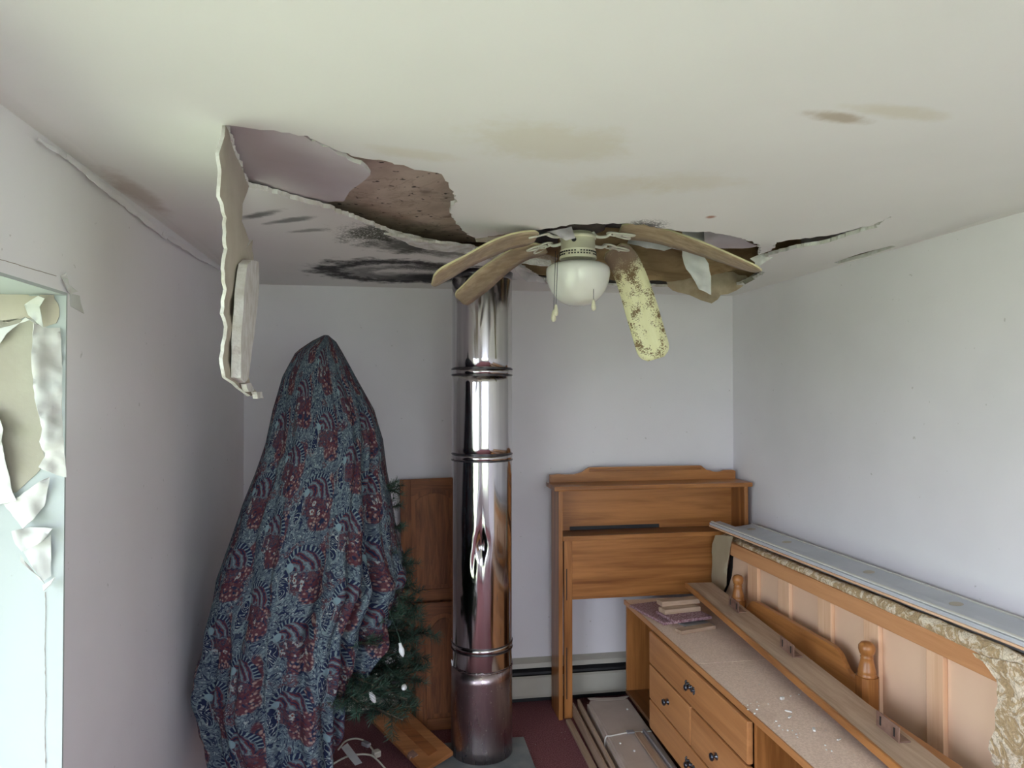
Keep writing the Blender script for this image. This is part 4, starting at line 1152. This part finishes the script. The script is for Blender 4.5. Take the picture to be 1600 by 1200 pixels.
ls = thing('string_lights', 'frosted white bulbs strung on the lower fir branches', 'string lights', (-.02, 2.66, .5))
bp = [aty(*q, yv_) for q, yv_ in (((626, 1010), 2.50), ((632, 1072), 2.50), ((579, 1083), 2.46), ((600, 1040), 2.60))]
wire = catmull([bp[0] + Vector((-.05, .1, .12)), bp[0], bp[3] + Vector((0, .05, 0)), bp[1], (bp[1] + bp[2]) / 2 + Vector((0, .05, -.03)), bp[2], bp[2] + Vector((-.1, .08, -.02))], 8)
obj('wire', tube(new_bm(), wire, .0016, 6), MT['green'], ls)
for i, p in enumerate(bp[:3]):
    d = Vector(((.25, -.2, -1), (-.1, -.9, .1), (.5, -.2, -1))[i]).normalized()
    t = bmesh.new()
    lathe(t, [(.005, -.012), (.006, 0), (.0095, .010), (.010, .017), (.007, .028), (.0025, .036)], 0, 0, 14)
    bmesh.ops.transform(t, matrix=Matrix.Translation(p) @ d.to_track_quat('Z', 'Y').to_matrix().to_4x4(), verts=t.verts)
    b = new_bm(); merge(b, t); obj('bulb', b, MT['bulb'], ls)

# ivory cord with plug and paper tag on the floor
cd = thing('power_cord', 'ivory extension cord with plug and paper tag on the carpet', 'cord', (-.05, 3.0, 0))
g0 = lambda px, py, z=.012: atz(px, py, z)
path = [g0(505, 1204), g0(530, 1188, .03), g0(550, 1180, .05), g0(575, 1179, .05), g0(588, 1186, .04), g0(603, 1202)]
obj('cord', tube(new_bm(), catmull(path, 10), .0042, 8), MT['cable'], cd)
path = [g0(528, 1172, .02), g0(540, 1158, .05), g0(556, 1154, .06), g0(570, 1158, .05), g0(578, 1166, .045), g0(586, 1176, .04)]
obj('cord', tube(new_bm(), catmull(path, 10), .0042, 8), MT['cable'], cd)
pg = g0(588, 1178, .035)
b = new_bm(); box(b, -.017, .017, -.016, .016, -.012, .016, .006, M=Matrix.Translation(pg) @ Matrix.Rotation(.5, 4, 'Z'))
plug = obj('plug', b, MT['cable'], cd)
p2 = g0(572, 1163, .05); b = new_bm(); box(b, -.022, .022, -.011, .011, -.008, .010, .004, M=Matrix.Translation(p2) @ Matrix.Rotation(-.8, 4, 'Z'))
obj('connector', b, MT['greyvinyl'], cd)
sheet('paper_tag', [(533, 1168, 0), (543, 1161, 0), (556, 1178, .006), (566, 1192, .0), (555, 1196, 0), (545, 1184, .004)], onat(.075), MT['bulb'], cd, amp=.1, step=30, grid=5, thick=.0006, seed=95)

# ------------------------------------------------------------------ ceiling fan
FC = aty(903, 366, 2.40); FX, FY = FC.x, FC.y
fan = thing('ceiling_fan', 'broken ceiling fan with warped blades and opal globe hanging under hole', 'ceiling fan', (FX, FY, 1.96))
def fz(py): return aty(903, py, FY).z
def L_(name, prof, mt, par=fan, seg=40, dx=0, dy=0): return obj(name, lathe(new_bm(), prof, FX + dx, FY + dy, seg), mt, par)
zt = fz(374); zg = fz(417); zb_ = fz(478)
L_('motor', [(.02, zt + .10), (.085, zt + .095), (.095, zt + .06), (.095, zt + .035), (.05, zt + .022)], MT['void'])
L_('neck', [(.050, zt + .030), (.050, zt + .012), (.064, zt + .010), (.064, zt), (.030, zt - .001)], MT['fanwhite'])
hs = L_('switch_housing', [(.057, zt + .008), (.060, zt), (.060, zt - .038), (.0625, zt - .040), (.0625, zt - .042), (.0615, zt - .043), (.064, zt - .062), (.066, zt - .070), (.060, zt - .072)], MT['fanwhite'])
b = new_bm()
for row, zz_, n in ((0, zt - .050, 38), (1, zt - .059, 38)):
    for k in range(n):
        if (k * 7 + row) % 9 == 0: continue
        a = 2 * PI * k / n
        box(b, .0615, .0652, -.0028, .0028, -.0022, .0022, M=Matrix.Translation((FX, FY, zz_)) @ Matrix.Rotation(a, 4, 'Z'))
vsl = obj('vent_slots', b, MT['black'], hs); vsl['kind'] = 'stuff'
t = bmesh.new(); lathe(t, [(.0085, 0), (.0085, .004), (.006, .006)], 0, 0, 14)
aa = R(-118)
bmesh.ops.transform(t, matrix=Matrix.Translation((FX + .059 * math.cos(aa), FY + .059 * math.sin(aa), zt - .012)) @ Vector((math.cos(aa), math.sin(aa), 0)).to_track_quat('Z', 'Y').to_matrix().to_4x4(), verts=t.verts)
b = new_bm(); merge(b, t); obj('chain_grommet', b, MT['black'], hs)
# opal globe
R0 = .113; pr = [(.060, zg + .012), (.085, zg + .010), (.100, zg + .004)]
for i in range(1, 17):
    a = i / 16 * PI / 2
    pr.append((R0 * math.cos(a * .96) ** .86 if i < 16 else .012, zg - .012 - (zg - .012 - zb_) * math.sin(a) ** 1.08))
pr.insert(3, (.111, zg - .006))
glb = L_('light_globe', pr, MT['opal'], seg=64); glb['label'] = 'opal white glass globe'
# pull chains
for (px, py0, py1, dy) in ((865, 392, 493, -.095), (868.5, 398, 484, -.100), (927.5, 440, 476, -.085)):
    p0, p1 = aty(px + (3 if px < 900 else 0), py0, FY + dy), aty(px, py1, FY + dy)
    ch_ = obj('pull_chain', tube(new_bm(), [p0, (p0 + p1) / 2, p1], .0011, 6), MT['pewter'], fan)
    b = lathe(new_bm(), [(.002, p1.z + .018), (.0045, p1.z + .014), (.0078, p1.z - .004), (.0085, p1.z - .012), (.006, p1.z - .019), (.001, p1.z - .021)], p1.x, p1.y, 14)
    obj('pull_knob', b, MT['fanwhite'], ch_)

def blade(pts, w0, w1, roll, mats, thick=.006, axis=None):
    """warped blade along a 3-D path; width axis horizontal, rolled about the path"""
    ps = catmull(pts, 10); n = len(ps)
    b = new_bm(); uvl = b.loops.layers.uv.new('UVMap'); rows_ = []; coords = {}
    for i, p in enumerate(ps):
        t = i / (n - 1)
        d = (ps[min(i + 1, n - 1)] - ps[max(i - 1, 0)]).normalized()
        u = d.cross(Vector((0, 0, 1))).normalized()
        if axis: u = (Vector(axis) - d * d.dot(Vector(axis))).normalized()
        u = Matrix.Rotation(R(roll[0] + (roll[1] - roll[0]) * t), 3, d) @ u
        nn = u.cross(d)
        hw = (w0 + (w1 - w0) * min(1, t * 1.6)) / 2
        e = min(t, 1 - t) * (n * .018)
        if t > .90: hw *= math.sqrt(max(.08, 1 - .75 * ((t - .90) / .10) ** 2.4))
        if t < .06: hw *= .62 + .38 * (t / .06)
        row = []
        for s, nz in ((-1, 0), (-.5, 0), (0, 0), (.5, 0), (1, 0)):
            v = b.verts.new(p + u * hw * s + nn * thick / 2); row.append(v); coords[v] = ((s + 1) / 2 * .14, t)
        for s in (1, .5, 0, -.5, -1):
            v = b.verts.new(p + u * hw * s - nn * thick / 2); row.append(v); coords[v] = ((s + 1) / 2 * .14 , t)
        rows_.append(row)
    m_ = len(rows_[0])
    for a, c_ in zip(rows_, rows_[1:]):
        for i in range(m_):
            f = b.faces.new((a[i], a[(i + 1) % m_], c_[(i + 1) % m_], c_[i]))
            f.material_index = 1 if i in (4, 9) else 0; f.smooth = i not in (4, 9)
    f = b.faces.new(rows_[0][::-1]); f.material_index = 1
    f = b.faces.new(rows_[-1]); f.material_index = 1
    bmesh.ops.recalc_face_normals(b, faces=b.faces[:])
    for f in b.faces:
        for lp in f.loops: lp[uvl].uv = (coords[lp.vert][0] * 6, coords[lp.vert][1])
    return b
BM = [MT['blade'], MT['bladeedge']]
def cm(px, py, y): return aty(px, py, y)
B1 = [cm(838, 371, 2.26), cm(800, 377, 2.25), cm(755, 395, 2.24), cm(715, 417, 2.22), cm(676, 438, 2.20)]
B2 = [cm(852, 388, 2.50), cm(815, 396, 2.54), cm(777, 420, 2.58), cm(743, 449, 2.62), cm(718, 470, 2.64)]
B3 = [cm(958, 388, 2.50), cm(978, 415, 2.56), cm(995, 460, 2.60), cm(1010, 510, 2.62), cm(1025, 561, 2.62)]
B4 = [cm(968, 360, 2.40), cm(1020, 366, 2.39), cm(1075, 382, 2.37), cm(1130, 402, 2.35), cm(1186, 424, 2.33)]
for pts, roll, mats in ((B1, (14, 20), BM), (B2, (12, 20), BM), (B3, (0, 0), [MT['creamblade'], MT['bladeedge']]), (B4, (-20, 5), BM)):
    o = obj('blade', blade(pts, .105, .128, roll, mats, axis=(.95, -.25, .28) if pts is B3 else None), mats, fan)
    if mats[0] is MT['creamblade']: o['label'] = 'pale yellow mould-speckled drooping blade'
def iron(p0, p1, side, name='blade_iron'):
    """openwork blade bracket: an arm and three loops"""
    b = new_bm(); p0, p1 = Vector(p0), Vector(p1); d = (p1 - p0); ln = d.length; d.normalize()
    u = d.cross(Vector((0, 0, 1))).normalized(); w = u.cross(d)
    tube(b, catmull([p0, p0 + d * ln * .15 - w * .018, p0 + d * ln * .4 - w * .014, p0 + d * ln * .55]), .006, 8)
    def loop(c, a, bb, ang):
        pts = []
        for i in range(21):
            t = 2 * PI * i / 20; q = Vector((a * math.cos(t), bb * math.sin(t))); q.rotate(Matrix.Rotation(ang, 2))
            pts.append(c + d * q.x + u * q.y)
        tube(b, pts, .0038, 6)
    loop(p0 + d * ln * .66, .026, .020, 0); loop(p0 + d * ln * .92 + u * .014, .036, .013, .35); loop(p0 + d * ln * .92 - u * .014, .036, .013, -.35)
    return obj(name, b, MT['iron'], fan)
iron((FX + .045, FY - .02, zt + .028), cm(978, 369, 2.38), 1)
iron((FX + .050, FY + .03, zt + .010), cm(968, 391, 2.50), 1)
iron((FX - .045, FY + .02, zt + .012), cm(838, 390, 2.50), 1)
iron((FX - .045, FY - .03, zt + .028), cm(826, 372, 2.26), 1)
